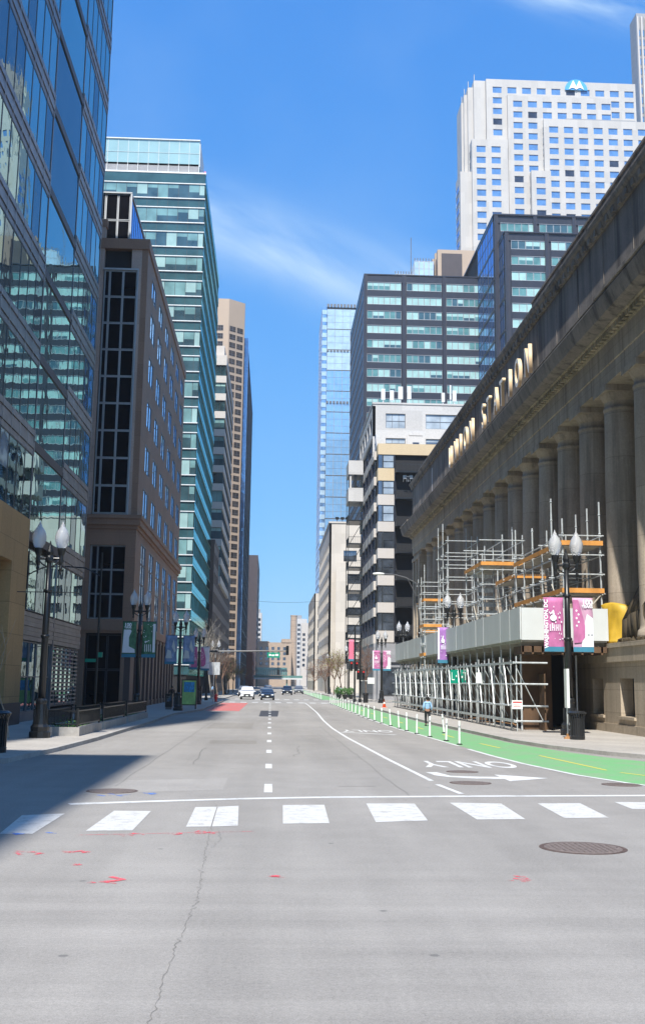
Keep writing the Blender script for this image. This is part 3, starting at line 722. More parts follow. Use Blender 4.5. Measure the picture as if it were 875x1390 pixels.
ac.box(17.2, 20, YS0, 71.5, 27.12, 27.85); ac.box(17.12, 20, YS0, 71.4, 27.85, 28.0)
for i in range(0, 90): ac.box(16.70, 16.86, 38.2+i*1.05, 38.55+i*1.05, 25.92, 26.28)
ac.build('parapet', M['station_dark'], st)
rf = MB().box(20.0, 75, YS0, YS1-4, 18, 23); rf.box(21.5, 75, YS0, YS1-3, .1, 18); rf.box(30, 66, 52, 126, 23, 33.5); rf.build('roof', M['station_dark'], st)
# patched pale stain strips seen on the attic
stn = MB(); stn.box(16.968, 16.98, 71.6, 73.2, 21.8, 22.5); stn.box(16.968, 16.98, 117.2, 117.9, 21.8, 25.4); stn.build('stone_patch', M['white_bldg'], st)
LET = [('U', 102.6), ('N', 99.6), ('I', 97.0), ('O', 94.2), ('N', 91.4), ('S', 86.0), ('T', 83.8), ('A', 80.9), ('T', 78.7), ('I', 76.0), ('O', 73.4), ('N', 70.4)]
for c, yc in LET:
    # local x -> -Y, local y -> +Z, local z (face) -> -X
    mw = Matrix(((0, 0, -1, 16.62-19), (-1, 0, 0, yc-90), (0, 1, 0, 23.45), (0, 0, 0, 1)))
    text_mesh(c, 2.85, .12, [M['gold'], M['gold_side']], 'letter', st, mw, .015, .68, 1.0)
lb = MB()
for c, yc in LET:
    for d in (-.35, .35): lb.box(16.62, 16.98, yc+d-.04, yc+d+.04, 22.2, 22.3)
lb.build('letter_bracket', M['alu_dark'], st)
# small floodlights and a spike rail at the corner
# ================================================================ COVERED WALKWAY
cw_ = thing('covered_walkway', 'white-boarded protective canopy over the sidewalk along the station', 'canopy', (14.6, 84, 0))
fb = MB()
y_ = 55.5; i = 0
rp = random.Random(9)
while y_ < 112:
    e = min(y_+2.42, 112); fb.box(12.40+rp.uniform(-.01, .01), 12.46, y_, e-.015, 4.62, 6.22+rp.uniform(-.01, .02)); y_ += 2.44
fb.build('fascia_board', M['sheet_white'], cw_)
f2 = MB()
for k in range(2): f2.box(12.48+k*2.2, 12.48+k*2.2+2.19, 55.5, 55.56, 4.60, 6.2)
f2.build('end_board', M['sheet_white'], cw_)
dk = MB().box(12.47, 16.8, 55.58, 112, 4.5, 4.62)
for k in range(23): dk.box(12.5, 16.8, 56+k*2.44, 56.12+k*2.44, 4.28, 4.5)
dk.build('deck', M['plank'], cw_)
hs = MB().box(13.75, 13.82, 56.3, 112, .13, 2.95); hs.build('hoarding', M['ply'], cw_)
for k in range(23):
    yk = 56.8+k*2.42
    for xk in (12.7, 16.2) if k else (12.7,): MB().tube((xk, yk, .13), (xk, yk, 4.28), .05).build('prop', M['galv'], cw_)
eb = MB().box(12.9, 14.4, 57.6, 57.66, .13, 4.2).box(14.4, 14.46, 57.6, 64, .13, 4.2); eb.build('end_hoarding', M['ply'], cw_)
MB().box(14.5, 16.84, 63.5, 63.56, .13, 4.25).build('shade_sheet', M['dark_int'], cw_)  # near-black sheet added in place of the deep shade under the canopy
vb = MB()
for k in range(9): vb.box(12.5+k*.5, 12.6+k*.5, 55.6, 57.5, 3.9, 4.3)
vb.box(12.47, 16.8, 55.6, 55.72, 4.0, 4.3); vb.build('joist', M['ply'], cw_)
# scaffolding guard frame in front
sg = thing('scaffold_fence', 'low lattice of galvanised scaffold tubes standing in front of the canopy', 'scaffold', (12.2, 82, 0))
rs = random.Random(4)
pm = MB(); 
def clamp_(mb, x_, y_, z_): mb.box(x_-.045, x_+.045, y_-.045, y_+.045, z_-.05, z_+.07)
ypos = []; y_ = 55.4
while y_ < 111: ypos.append(y_); y_ += rs.choice((.9, 1.3, 1.8, 1.5))
for y_ in ypos:
    t_ = MB().tube((12.15, y_, .13), (12.15, y_, 3.62+rs.uniform(-.05, .2)), .034, n=7)
    for z_ in (.62, 1.35, 2.4, 3.45): clamp_(t_, 12.15, y_, z_+rs.uniform(-.03, .03))
    t_.build('upright', M['galv'], sg)
ld = MB()
for z_, r_ in ((.62, .05), (1.35, .045), (2.42, .036), (3.46, .05)):
    for k in range(9): ld.tube((12.05, 55.2+k*6.2, z_+rs.uniform(-.03, .03)), (12.05, 55.2+(k+1)*6.2+.3, z_+rs.uniform(-.03, .03)), r_, n=7)
    ld.tube((12.05, 55.35, z_), (13.7, 55.35, z_), .045)
ld.box(11.98, 12.02, 55.3, 111, .56, .70); ld.box(11.98, 12.02, 55.3, 111, 3.40, 3.52)
ld.build('ledger', M['galv'], sg)
for k in range(15): MB().tube((12.0, 57.6+k*3.6, 3.45), (12.0, 56.7+k*3.6, 1.35), .03).build('brace', M['galv'], sg)
for k in range(26): MB().tube((12.25, 56+k*2.1, 3.3), (13.6, 56+k*2.1, .6), .022).build('raking_brace', M['galv'], sg)
rst = MB()
for k in range(16): rst.tube((12.1+rs.uniform(0, .9), 56+k*3.2, .22+rs.uniform(0, .25)), (12.2+rs.uniform(0, .9), 59.4+k*3.2, .2+rs.uniform(0, .2)), .035)
rst.build('stored_tube', M['rust'], sg)
def sign_panel(name, label, cat, loc, w, h, mat, facing='W', border=None):
    root = thing(name, label, cat, loc)
    mb = MB()
    if facing == 'W': mb.box(-.02, .02, -w/2, w/2, -h/2, h/2)
    else: mb.box(-w/2, w/2, -.02, .02, -h/2, h/2)
    mb.build('panel', mat, root, wpar=False); return root
def face_text(root, t, size, mat, facing, off, dy=0, dz=0, bold=0, sx=1, rot=0, name='lettering', sy=1):
    if facing == 'W': mw = Matrix(((0, 0, -1, -off), (-1, 0, 0, dy), (0, 1, 0, dz), (0, 0, 0, 1)))
    elif facing == 'E': mw = Matrix(((0, 0, 1, off), (1, 0, 0, dy), (0, 1, 0, dz), (0, 0, 0, 1)))
    else: mw = Matrix(((1, 0, 0, dy), (0, 0, -1, -off), (0, 1, 0, dz), (0, 0, 0, 1)))
    return text_mesh(t, size, .003, mat, name, root, mw @ Matrix.Rotation(rot, 4, 'Z'), bold, sx, sy)
sgn = sign_panel('direction_sign', 'pair of small green signs with white marks fixed to the scaffold tubes', 'sign', (12.02, 71.9, 2.86), 1.9, .95, M['sign_green'], 'S')
sgn.scale = (.55, 1, .9)
ov = MB()
ov.box(-.80, -.74, -.03, -.021, -.25, .3); ov.box(-.74, -.45, -.03, -.021, -.25, -.19); ov.box(.78, .84, -.03, -.021, -.25, .3); ov.box(.5, .78, -.03, -.021, .24, .3); ov.box(.35, .5, -.03, -.021, -.1, .05)
ov.lathe(-.25, -.03, [(.02, -.1), (.09, 0), (.02, .1)], 8); ov.box(-.03, .02, -.04, -.021, -.47, .47)
ov.build('arrow', M['white_plastic'], sgn, wpar=False)
nz = sign_panel('notice_board', 'small white and red notice at the near foot of the scaffold fence', 'notice', (12.1, 55.1, 1.42), .52, .42, M['white_plastic'], 'S')
nb = MB(); nb.box(-.22, .22, -.03, -.021, .09, .15); nb.box(-.2, .12, -.03, -.021, -.02, .0); nb.box(-.2, .16, -.03, -.021, -.1, -.08); nb.build('red_print', M['red'], nz, wpar=False)
nz2 = sign_panel('notice_board', 'plain white notice hung mid-height on the scaffold fence', 'notice', (11.95, 64.2, 2.75), .42, .6, M['white_plastic'], 'S')

# ================================================================ UPPER SCAFFOLDS
def tower_scaffold(label, x0, x1, y0, y1, z0, z1, nx, ny, decks, seed, stair=False, toe=True):
    root = thing('scaffold', label, 'scaffold', ((x0+x1)/2, (y0+y1)/2, z0)); r_ = random.Random(seed)
    for i in range(nx):
        for j in range(ny):
            x_ = x0+(x1-x0)*i/(nx-1); y_ = y0+(y1-y0)*j/(ny-1); zt = z1+r_.choice((-.9, 0, .4, .9, 1.4))
            mb = MB().tube((x_, y_, z0), (x_, y_, zt), .047, n=7)
            z_ = z0+.5
            while z_ < zt: mb.lathe(x_, y_, [(.05, -.03), (.085, 0), (.05, .03)], 7, 0, z_); z_ += 1.0
            mb.build('standard', M['galv'], root)
    lg = MB()
    zz = z0+.35
    lv = []
    while zz < z1: lv.append(zz); zz += 1.0
    for z_ in lv:
        for i in range(nx):
            if r_.random() < .85:
                x_ = x0+(x1-x0)*i/(nx-1); lg.tube((x_, y0-.2, z_), (x_, y1+.2, z_), .034)
        for j in range(ny):
            if j == 0 or r_.random() < .6:
                y_ = y0+(y1-y0)*j/(ny-1); lg.tube((x0-.2, y_, z_+.05), (x1+.2, y_, z_+.05), .034)
    lg.build('ledger', M['galv'], root)
    bc = MB()
    for j in range(ny-1):
        ya, yb = y0+(y1-y0)*j/(ny-1), y0+(y1-y0)*(j+1)/(ny-1)
        if r_.random() < .7: bc.tube((x0-.05, ya, z0+.2+r_.random()), (x0-.05, yb, z0+2.2+r_.random()), .034)
    bc.tube((x0, y0-.08, z0+.2), (x1, y0-.08, z0+2.4), .045)
    bc.build('brace', M['plank'], root)
    for z_ in decks:
        d = MB(); n = max(2, int((x1-x0)/.25))
        for q in range(n): d.box(x0+(x1-x0)*q/n+.01, x0+(x1-x0)*(q+1)/n-.01, y0-.1, y1+.1, z_-.06+r_.uniform(0, .01), z_)
        d.build('platform', M['plank'], root)
        if toe:
            t_ = MB(); t_.box(x0-.12, x0-.08, y0-.15, y1+.15, z_, z_+.24); t_.box(x0-.1, x1+.1, y0-.2, y0-.16, z_, z_+.24); t_.build('toe_board', M['orange_plank'], root)
    if stair:
        s_ = MB(); n = 11; h = z1-z0-1.6
        for q in range(n):
            zz = z0+.1+h*q/n; s_.box(x0+.15, x0+1.35, y0+.4+q*.32, y0+.75+q*.32, zz, zz+.05); s_.box(x0+.15, x0+1.35, y0+.38+q*.32, y0+.41+q*.32, zz-.2, zz)
        s_.box(x0+.1, x0+.15, y0+.4, y0+.45, z0, z0+.3)
        s_.build('staircase', M['galv'], root)
    # sheeted panels lashed inside
    pn = MB()
    for j in range(ny-1):
        if r_.random() < .45 and not stair:
            ya = y0+(y1-y0)*(j+.3)/(ny-1); pn.box(x1-.5, x1-.46, ya, ya+1.0, z0+.6, z0+2.6)
    if pn.v: pn.build('board', M['sheet_white'], root)
    return root
tower_scaffold('nearest scaffold on the canopy, two orange-edged decks beside the column wrapped in yellow', 14.9, 16.85, 56.4, 67.5, 4.62, 10.9, 2, 6, (7.05, 9.5), 1)
tower_scaffold('middle scaffold with one orange-edged deck above a metal stair', 14.1, 16.85, 74.2, 80.5, 4.62, 12.0, 3, 3, (10.3,), 2, True)
tower_scaffold('long low run of scaffold between the near decks and the stair tower', 15.0, 16.8, 68.3, 73.6, 4.62, 9.0, 2, 3, (6.6, 8.9), 6)
tower_scaffold('tall open scaffold tower whose top frame rises clear of the stair', 14.35, 16.8, 90.5, 95.8, 4.62, 14.4, 2, 3, (), 3)
tower_scaffold('far scaffold tower with pale stair flights beside the end pavilion', 14.6, 16.8, 106.5, 111.0, 4.62, 12.3, 2, 3, (7.2, 10.2), 5, True)
tower_scaffold('narrow scaffold stair tower set in front of the canopy boards', 12.35, 13.6, 90.0, 92.4, .13, 9.0, 2, 2, (4.6, 6.9), 8, False)
# yellow tarpaulin and netting round the nearest column foot
tp = MB(); n = 30; zs = [4.5, 4.62, 5.0, 5.5, 6.0, 6.35, 6.45]; rt = random.Random(2); k0 = len(tp.v)
for zi, z_ in enumerate(zs):
    for i in range(n):
        t = 2*math.pi*i/n; r_ = 1.26+.09*math.sin(7*t+zi)+(.14 if zi < 2 else 0)+rt.uniform(-.035, .035)+.05*math.sin(13*t+zi*2)-(.14 if zi == 6 else 0)
        tp.v.append((XC+r_*math.cos(t), 56.35+r_*math.sin(t), z_+(.12*math.sin(2*t+1) if 1 < zi else 0)))
for zi in range(len(zs)-1):
    for i in range(n): j = (i+1) % n; tp.f.append((zi*n+i, zi*n+j, (zi+1)*n+j, (zi+1)*n+i)); tp.m.append(0)
o = tp.build('tarpaulin', M['tarp'], smooth=True); md = o.modifiers.new('s', 'SOLIDIFY'); md.thickness = .02
tag(o, 'bright yellow tarpaulin wrapped round the foot of a station column', 'tarpaulin')
tn = MB(); n = 14
pts = []
for i in range(n):
    t = i/(n-1); pts.append([(17.25+.12*math.sin(i*2.1), 54.6-t*6.5, 4.5), (17.3+.1*math.sin(i*1.7), 54.6-t*6.5, 5.6+1.0*t), (18.0, 54.4-t*6.5, 7.0+1.6*t+.2*math.sin(i))])
for i in range(n-1):
    for q in range(2): tn.quad([pts[i][q], pts[i+1][q], pts[i+1][q+1], pts[i][q+1]])
o = tn.build('netting', M['net'], smooth=True); md = o.modifiers.new('s', 'SOLIDIFY'); md.thickness = .015
tag(o, 'dark brown debris netting hung between the nearest station columns', 'netting')
bgp = MB()
for i in range(26):
    a_ = rt.uniform(0, 1); bgp.lathe(16.98+rt.uniform(-.05, .35), 48+a_*7, [(.01, 0), (rt.uniform(.08, .22), .04), (rt.uniform(.06, .2), .14), (.02, .22)], 7, 0, 4.47)
o = bgp.build('rubble_bags', M['net']); tag(o, 'crumpled sacks lying along the plinth ledge under the netting', 'rubble', kind='stuff')
# ================================================================ LEFT GLASS TOWER
A = Bld('glass_office_tower', 'tall mirror-glass office tower with ribbed steel bands at the left edge of the street', 'office tower', (-30, 50, 0))
YA0, YA1, XA, ZT = 27.0, 77.0, -13.0, 58.4
A.core(-60, XA-.36, YA0+.3, YA1-.06, .13, ZT, 'wall')
bays = [(27.3, 34.6, 'R'), (34.6, 42.9, 'G'), (42.9, 59.2, 'R'), (59.2, 67.5, 'G'), (67.5, 77.0, 'R')]
fl = [9.25+4.92*k for k in range(0, 11)]
varA = [('gA', 0, None)]*9+[('gA2', 0, None)]*2
for (a_, b_, kd) in bays:
    A.mb('pier').box(XA-.3, XA+.03, b_-.06, b_+.06, 9.2, ZT)
    for i, z_ in enumerate(fl):
        zn = z_+4.92
        if kd == 'R':
            sh = 1.35; rbn = A.sep('ribbed_band')
            for q in range(4):
                rbn.box(XA-.3, XA+.02+.05*(q % 2), a_+.1, b_-.1, z_+q*sh/4+.015, z_+(q+1)*sh/4-.015)
                rbn.box(XA-.3, XA-.03, a_+.1, b_-.1, z_+(q+1)*sh/4-.015, z_+(q+1)*sh/4+.015)
            # fine stainless clips
            n = max(1, round((b_-a_)/1.9)); pw = (b_-a_-.2)/n; top = zn
            for q in range(n+1): rbn.box(XA+.071, XA+.085, a_+.1+q*pw-.03, a_+.1+q*pw+.03, z_, z_+sh, 1)
        else:
            sh = .5
            A.sep('dark_band').box(XA-.3, XA+.06, a_+.1, b_-.1, z_+.35, z_+.85); n = 1; pw = (b_-a_-.2); top = zn
        zb = z_+sh if kd == 'R' else z_+.85
        zt_ = zn if kd == 'R' else zn+.35
        if i == len(fl)-1: continue
        for q in range(n):
            g, bl, bm_ = random.choice(varA)
            if kd == 'R' and i == 0 and random.random() < .25: g, bl, bm_ = 'gA', random.choice((.3, .5)), 'blind'
            A.win('E', XA, a_+.1+q*pw+.02, a_+.1+(q+1)*pw-.02, zb+.01, zt_-.01, 1, 1, .045 if kd == 'R' else .03, g, 'alu_dark', bl, bm_, -.045)
# lower levels right of the portal
A.mb('pier').box(XA-.3, XA+.05, 67.4, 67.6, .13, 9.2)
for q in range(6): A.mb('metal_panel').box(XA-.3, XA+.02+.03*(q % 2), 57.6, 76.9, 4.4+q*.25, 4.4+q*.25+.235)
for q in range(9): A.win('E', XA, 57.7+q*2.14, 57.7+q*2.14+2.1, 5.95, 9.22, 1, 1, .045, random.choice(('gA', 'gA', 'gA2')), 'alu_dark', 0, None, -.045)
for q in range(6):
    A.win('E', XA, 67.8+q*1.5, 67.8+q*1.5+1.4, .75, 4.35, 1, 1, .07, 'gA', 'mid_mullion', 0, None, .1)
    for z_ in range(14): A.mb('louvre').box(XA-.1, XA-.02, 67.9+q*1.5, 67.8+q*1.5+1.3, .85+z_*.25, .85+z_*.25+.1)
for q in range(5): A.win('E', XA, 57.8+q*1.9, 57.8+q*1.9+1.82, .6, 4.35, 1, 2, .07, 'gA2', 'mid_mullion', 0, None, .08)
A.mb('metal_panel').box(XA-.3, XA+.02, 57.6, 76.9, .13, .6)
A.mb('wall').box(XA-.36, XA-.2, YA1-.07, YA1, .13, ZT)
# ochre stone portal
for (a_, b_) in ((27.3, 30.6), (54.0, 57.4), (40.3, 43.5)): A.mb('stone_portal').box(XA-.3, XA+.45, a_, b_, .13, 7.95)
A.mb('stone_portal').box(XA-.3, XA+.45, 27.3, 57.4, 7.95, 10.45)
A.mb('stone_base').box(XA-.3, XA+.5, 53.9, 57.5, .13, 1.2)
for q in range(6):
    A.win('E', XA, 43.6+q*1.73, 43.6+q*1.73+1.68, .3, 7.9, 1, 3, .07, 'gA2', 'mid_mullion', 0, None, .1); A.win('E', XA, 30.7+q*1.6, 30.7+q*1.6+1.55, .3, 7.9, 1, 3, .07, 'gA2', 'mid_mullion', 0, None, .1)
A.finish({'wall': M['dark_int'], 'pier': M['rib'], 'ribbed_band': [M['rib'], M['rib2']], 'dark_band': M['dark_brown_panel'], 'metal_panel': M['rib'], 'louvre': M['rib'], 'stone_portal': M['ochre_stone'], 'stone_base': M['dark_brown_panel']})

# ================================================================ BROWN GRANITE BUILDING
B = Bld('granite_office_building', 'brown granite office building with a black glass corner bay next to the mirror tower', 'office building', (-20, 108, 0))
XB, YB = -11.0, 89.0
B.core(-40, XB-.5, YB+.5, 129.5, .13, 38.3, 'core')
colsB = grid(92.6, 6.28, 3.5, 6)
rowsB = [(15.9, 18.3), (19.7, 22.1), (23.6, 26.0), (27.5, 29.9), (31.4, 33.8), (35.0, 36.9)]
B.face('E', XB, YB+.01, 129.5, 15.4, 38.0, colsB, rowsB, t=.5, nv=2, nh=1, fw=.09, fm='mid_mullion', var=[('gBs', 0, None)]*3+[('gBs', .35, 'blind')], wd=.0, wall='wall')
B.face('E', XB, YB+.01, 129.5, 6.2, 14.3, colsB, [(6.9, 13.6)], t=.5, nv=2, nh=4, fw=.09, fm='mid_mullion', var=[('gBs', 0, None)], wd=.0)
for c0, c1 in grid(91.4, 3.14, 2.0, 12): B.mb('base_wall').box(XB-.5, XB-.02, c1, c1+1.14, .13, 6.2)
B.mb('base_wall').box(XB-.5, XB-.02, YB, 91.4, .13, 6.2)
for c0, c1 in grid(91.4, 3.14, 2.0, 12): B.win('E', XB, c0, c1, .6, 5.9, 1, 2, .08, 'gBs' if False else 'gW', 'alu_dark', 0, None, .3)
B.mb('base_wall').box(XB-.5, XB-.1, 91.4, 129.5, .13, .6); B.mb('base_wall').box(XB-.5, XB-.1, 91.4, 129.5, 5.9, 6.2)
# cornices
for z0, z1, pr in ((14.3, 14.6, .12), (14.6, 15.1, .30), (15.1, 15.4, .42), (6.2, 6.45, .1)):
    B.mb('cornice').box(-40, XB+pr, YB-pr, 129.5+pr, z0, z1)
B.mb('parapet').box(-40, XB+.12, YB-.12, 129.6, 38.0, 38.9)
# south face: corner pier, black bay, left pier
B.mb('lit_pier').box(XB-.8, XB-.5, YB, YB+.5, 15.4, 38.0); B.mb('lit_pier').box(XB-1.35, XB-.5, YB+.02, YB+.5, 36.0, 38.0)  # these piers carry the sunlit tone as colour
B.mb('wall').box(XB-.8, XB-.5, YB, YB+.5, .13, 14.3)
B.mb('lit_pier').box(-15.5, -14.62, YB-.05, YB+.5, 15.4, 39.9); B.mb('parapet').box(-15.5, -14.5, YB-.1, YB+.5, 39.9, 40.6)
B.mb('wall').box(-16, -14.62, YB, YB+.5, .13, 14.3); B.mb('wall').box(-40, -16, YB, YB+.5, .13, 38)
B.mb('wall').box(-14.62, XB-.8, YB, YB+.5, 13.0, 14.3); B.mb('wall').box(-14.62, XB-.8, YB, YB+.5, 6.0, 7.1)
B.mb('corner_panel').box(-12.3, XB-.8, YB+.03, YB+.5, 36.0, 38.0)
def bay(x0, x1, z0, z1, yb, rows, ms, fr='alu'):
    n = len(ms)-1
    hh = (z1-z0)/rows
    for r_ in range(rows):
        for q in range(n):
            B.win('S', yb, ms[q]+.04, ms[q+1]-.04, z0+r_*hh+.04, z0+(r_+1)*hh-.04, 1, 1, .05, 'gB', fr, 0, None, .02)
bay(-14.5, -11.8, 15.5, 36.0, YB-.25, 9, [-14.5, -14.05, -12.95, -11.8])
B.mb('bay_frame').box(-14.55, -11.78, YB-.11, YB-.05, 15.42, 36.05); B.mb('bay_frame').box(-14.6, -11.72, YB-.32, YB-.05, 36.05, 36.2)
B.mb('bay_frame').box(-11.79, -11.70, YB-.3, YB+.1, 15.42, 36.2)
bay(-14.5, -11.75, 7.15, 12.95, YB+.15, 3, [-14.5, -14.0, -12.85, -11.75], 'mid_mullion')
B.mb('bay_frame').box(-14.6, -11.75, YB+.28, YB+.4, 7.1, 13.0)
bay(-14.5, -11.75, .4, 5.9, YB+.2, 2, [-14.5, -12.9, -11.75], 'alu_dark')
B.mb('core').box(-14.6, -11.75, YB+.3, YB+.45, .13, 6.0)
# glazed stair tower above
B.core(-16.0, -12.82, YB+1.4, 101, 38.4, 43.4, 'core')
bay(-14.95, -12.85, 36.3, 43.5, YB+1.2, 3, [-16.0, -14.95, -13.9, -12.85])
B.mb('bay_frame').box(-16.1, -12.84, YB+1.33, YB+1.38, 36.2, 43.5); B.mb('bay_frame').box(-16.1, -12.72, YB+1.1, 101, 43.5, 43.62); B.mb('bay_frame').box(-12.84, -12.7, YB+1.12, YB+1.3, 38.9, 43.5)
for q in range(9):
    B.win('E', -12.76, YB+1.35+q*1.2, YB+1.35+q*1.2+1.16, 38.95, 43.45, 1, 1, .05, 'gT2w', 'alu_dark', 0, None, .0)
B.finish({'core': M['dark_int'], 'wall': M['brown_granite'], 'base_wall': M['brown_dark'], 'cornice': M['brown_granite'], 'parapet': M['brown_granite'], 'lit_pier': M['sunlit_granite'], 'corner_panel': M['brown_dark'], 'bay_frame': M['alu']})

# ================================================================ TEAL GLASS TOWER
C = Bld('teal_glass_tower', 'teal glass tower with white floor lines and a pale glass crown beyond the brown building', 'office tower', (-24, 190, 0))
XT, YT = -12.0, 166.0
C.core(-40, XT-.4, YT+.4, 213, .13, 82, 'core')
nf = 20; pit = 4.05
ztop = 79.9
vC = [('gCl', 0, None)]*3+[('gCd', .55, 'gCl')]*5+[('gCw', 0, None)]*2+[('gCd', .3, 'gCl')]*3+[('gCd', 0, None)]*1+[('gCd', .75, 'gCw')]*2
for k in range(nf):
    zb = 77.7-k*pit   # window band
    if zb < 2: break
    for q in range(15):
        x1 = XT-.05-q*1.64-(0 if q == 0 else -.8); 
        x0 = XT-.05-(q+1)*1.64+.8
        g, bl, bm_ = random.choice(vC)
        C.win('S', YT, x0, x1, zb, zb+2.35, 1, 1, .035, g, 'alu_dark', bl, bm_, .05)
        C.win('S', YT, x0, x1, zb-1.55, zb-.16, 1, 1, .03, 'gCs', 'alu_dark', 0, None, .08, 'spandrel_panel')
    C.mb('floor_line').box(-40, XT+.06, YT-.06, YT+.3, zb-.16, zb-.01); C.mb('floor_line').box(-40, XT+.06, YT-.06, YT+.3, zb+2.36, zb+2.5)
C.mb('spandrel_panel_top').box(-40, XT, YT-.02, YT+.3, 80.2, 81.8)
C.mb('floor_line').box(-40, XT+.1, YT-.1, YT+.3, 81.8, 82.05)
# street side: bright reflecting bands with fine ribs
for k in range(nf):
    zb = 77.7-k*pit
    if zb < 2: break
    for q in range(12):
        C.win('E', XT, YT+.3+q*3.9, YT+.3+q*3.9+3.86, zb, zb+2.4, 3, 1, .04, 'gCst', 'teal_steel', 0, None, .05)
    for q in range(3): C.mb('street_rib').box(XT-.3, XT+.02+.03*(q % 2), YT+.3, 213, zb-1.6+q*.52, zb-1.6+q*.52+.5)
    C.mb('street_line').box(XT-.3, XT+.05, YT+.3, 213, zb-.06, zb); C.mb('street_line').box(XT-.3, XT+.05, YT+.3, 213, zb+2.4, zb+2.46)
C.mb('street_rib').box(XT-.3, XT+.02, YT+.3, 213, 80.2, 82)
C.core(-40, XT-.4, YT+.3, YT+.5, .13, 82, 'core')
# crown
C.mb('crown_wall').box(-40, XT-1.2, YT+.5, 205, 82.05, 83.7)
for q in range(14):
    C.win('S', YT+.45, XT-1.1-(q+1)*1.62, XT-1.1-q*1.62-.03, 83.3, 87.7, 1, 2, .03, 'gCrown', 'offwhite_metal', 0, None, .0)
    C.mb('crown_post').box(XT-1.14-q*1.62, XT-1.06-q*1.62, YT+.3, YT+.44, 82.1, 83.4)
C.mb('crown_post').box(-40, XT-1.05, YT+.3, YT+.6, 87.7, 87.85)
C.core(-40, XT-1.1, YT+.6, 205, 82, 87.6, 'crown_back')
C.mb('crown_post').box(XT-1.09, XT-1.0, YT+.6, YT+9, 83.4, 87.6)
C.finish({'core': M['dark_int'], 'floor_line': M['offwhite_metal'], 'spandrel_panel_top': M['gCs'], 'street_rib': M['gCst2'], 'street_line': M['teal_steel'], 'crown_wall': M['grey_wall'], 'crown_post': M['offwhite_metal'], 'crown_back': M['gCrown']}, cut=.5)
o = MB().lathe(0, 0, [(.02, -.15), (1.3, -.15), (1.3, .15), (.02, .15)], 20).build('round_rooftop_sign', M['banner_red']); o.rotation_euler = (R(90), 0, R(90)); o.scale = (1, 1.7, 1); o.location = (XT-.8, YT+10, 84.8); tag(o, 'rose-coloured disc sign edge-on at the crown of the teal tower', 'sign')

# ================================================================ FURTHER LEFT BLOCKS
D = Bld('stone_warehouse', 'low dark stone block between the teal tower and the white-banded block', 'building', (-22, 250, 0))
D.core(-40, -11.8, 214, 300, .13, 28.6, 'wall'); D.mb('wall').box(-40, -11.2, 213.7, 300, 28.6, 29.3)
D.face('E', -11.3, 213.8, 300, .13, 28.6, grid(215.5, 4.2, 2.4, 20), [(2+3.8*k, 4.3+3.8*k) for k in range(7)], t=.5, var=[('gW', 0, None), ('gWl', 0, None), ('gW', .4, 'gWl')], nv=2, nh=2, fw=.06, fm='alu_dark')
D.face('S', 213.6, -40, -11.3, .13, 28.6, grid(-38, 3.4, 1.9, 7), [(2+3.8*k, 4.3+3.8*k) for k in range(7)], t=.3, var=[('gW', 0, None)], nv=2, nh=2, fw=.06)
D.finish({'wall': M['brown_dark']}, 60)
E_ = Bld('banded_office_block', 'slim block of white bands and green-tinted windows in front of the tan tower', 'office block', (-20, 252, 0))
E_.core(-40, -11.3, 232, 275, 29, 71.5, 'core')
for k in range(12):
    zb = 67.0-k*3.92
    E_.mb('band').box(-40, -10.8, 231.5, 275, zb-1.5, zb)
    for q in range(6):
        g, bl, bm_ = random.choice([('gCd', .4, 'gCl'), ('gCl', 0, None), ('gCw', 0, None), ('gCd', 0, None), ('gTd', .3, 'gTl')])
        E_.win('S', 231.7, -13.2-q*2.4+.06, -10.95-q*2.4, zb+.02, zb+2.38, 2, 1, .06, g, 'alu_dark', bl, bm_, .05)
    for q in range(9): E_.win('E', -10.9, 232.2+q*4.7, 232.2+q*4.7+4.6, zb+.02, zb+2.38, 3, 1, .06, 'gTd', 'alu_dark', 0, None, .1)
E_.mb('band').box(-40, -10.8, 231.5, 275, 69.4, 71.6); E_.mb('band').box(-40, -11.4, 232.5, 270, 71.6, 74)
E_.finish({'core': M['dark_int'], 'band': M['cream_bldg']}, 60, .5)
# tan residential tower with a chamfered corner
KF = .85
Fw = Bld('tan_residential_tower', 'slender tan concrete tower with a chamfered corner and dark paired windows', 'residential tower', (-18*KF, 410*KF, 0))
Fw.mb('wall').prism([(-36*KF, 400*KF), (-18.4*KF, 400*KF), (-12.6*KF, 405*KF), (-12.6*KF, 407*KF), (-36*KF, 407*KF)], .1, 144.5*KF)
for k in range(41):
    zb = 6+k*3.15
    if zb > 133: break
    for q in range(4):
        Fw.win('S', 400*KF, (-23.2-q*4.3)*KF, (-20.4-q*4.3)*KF, zb*KF, (zb+2.1)*KF, 3, 2, .08, 'gF', 'mid_mullion', 0, None, -.06)
ang = math.atan2(5, 5.8); nx_, ny_ = math.sin(ang), -math.cos(ang)
cnt = 0; root = Fw.root; restw = MB()
for k in range(41):
    zb = 6+k*3.15
    if zb > 133: break
    for q in range(2):
        a0 = .5+q*3.5; a1 = a0+2.9
        mb = MB() if cnt < 60 else restw
        def cpnt(a_, d, z_): return ((-18.4+math.cos(ang)*a_)*KF+nx_*d, (400+math.sin(ang)*a_)*KF+ny_*d, z_*KF)
        for (u0, u1, v0, v1, d, m_) in [(a0, a1, zb, zb+2.1, .04, 0), (a0+1.35, a0+1.5, zb, zb+2.1, .08, 1), (a0, a1, zb+.65, zb+.75, .07, 1)]:
            mb.quad([cpnt(u0, d, v0), cpnt(u1, d, v0), cpnt(u1, d, v1), cpnt(u0, d, v1)], m_)
        if cnt < 60: mb.build('window', [M['gF'], M['mid_mullion']], root)
        cnt += 1
restw.build('window', [M['gF'], M['mid_mullion']], root)['kind'] = 'stuff'
Fw.finish({'wall': M['tan_tower']}, 36)
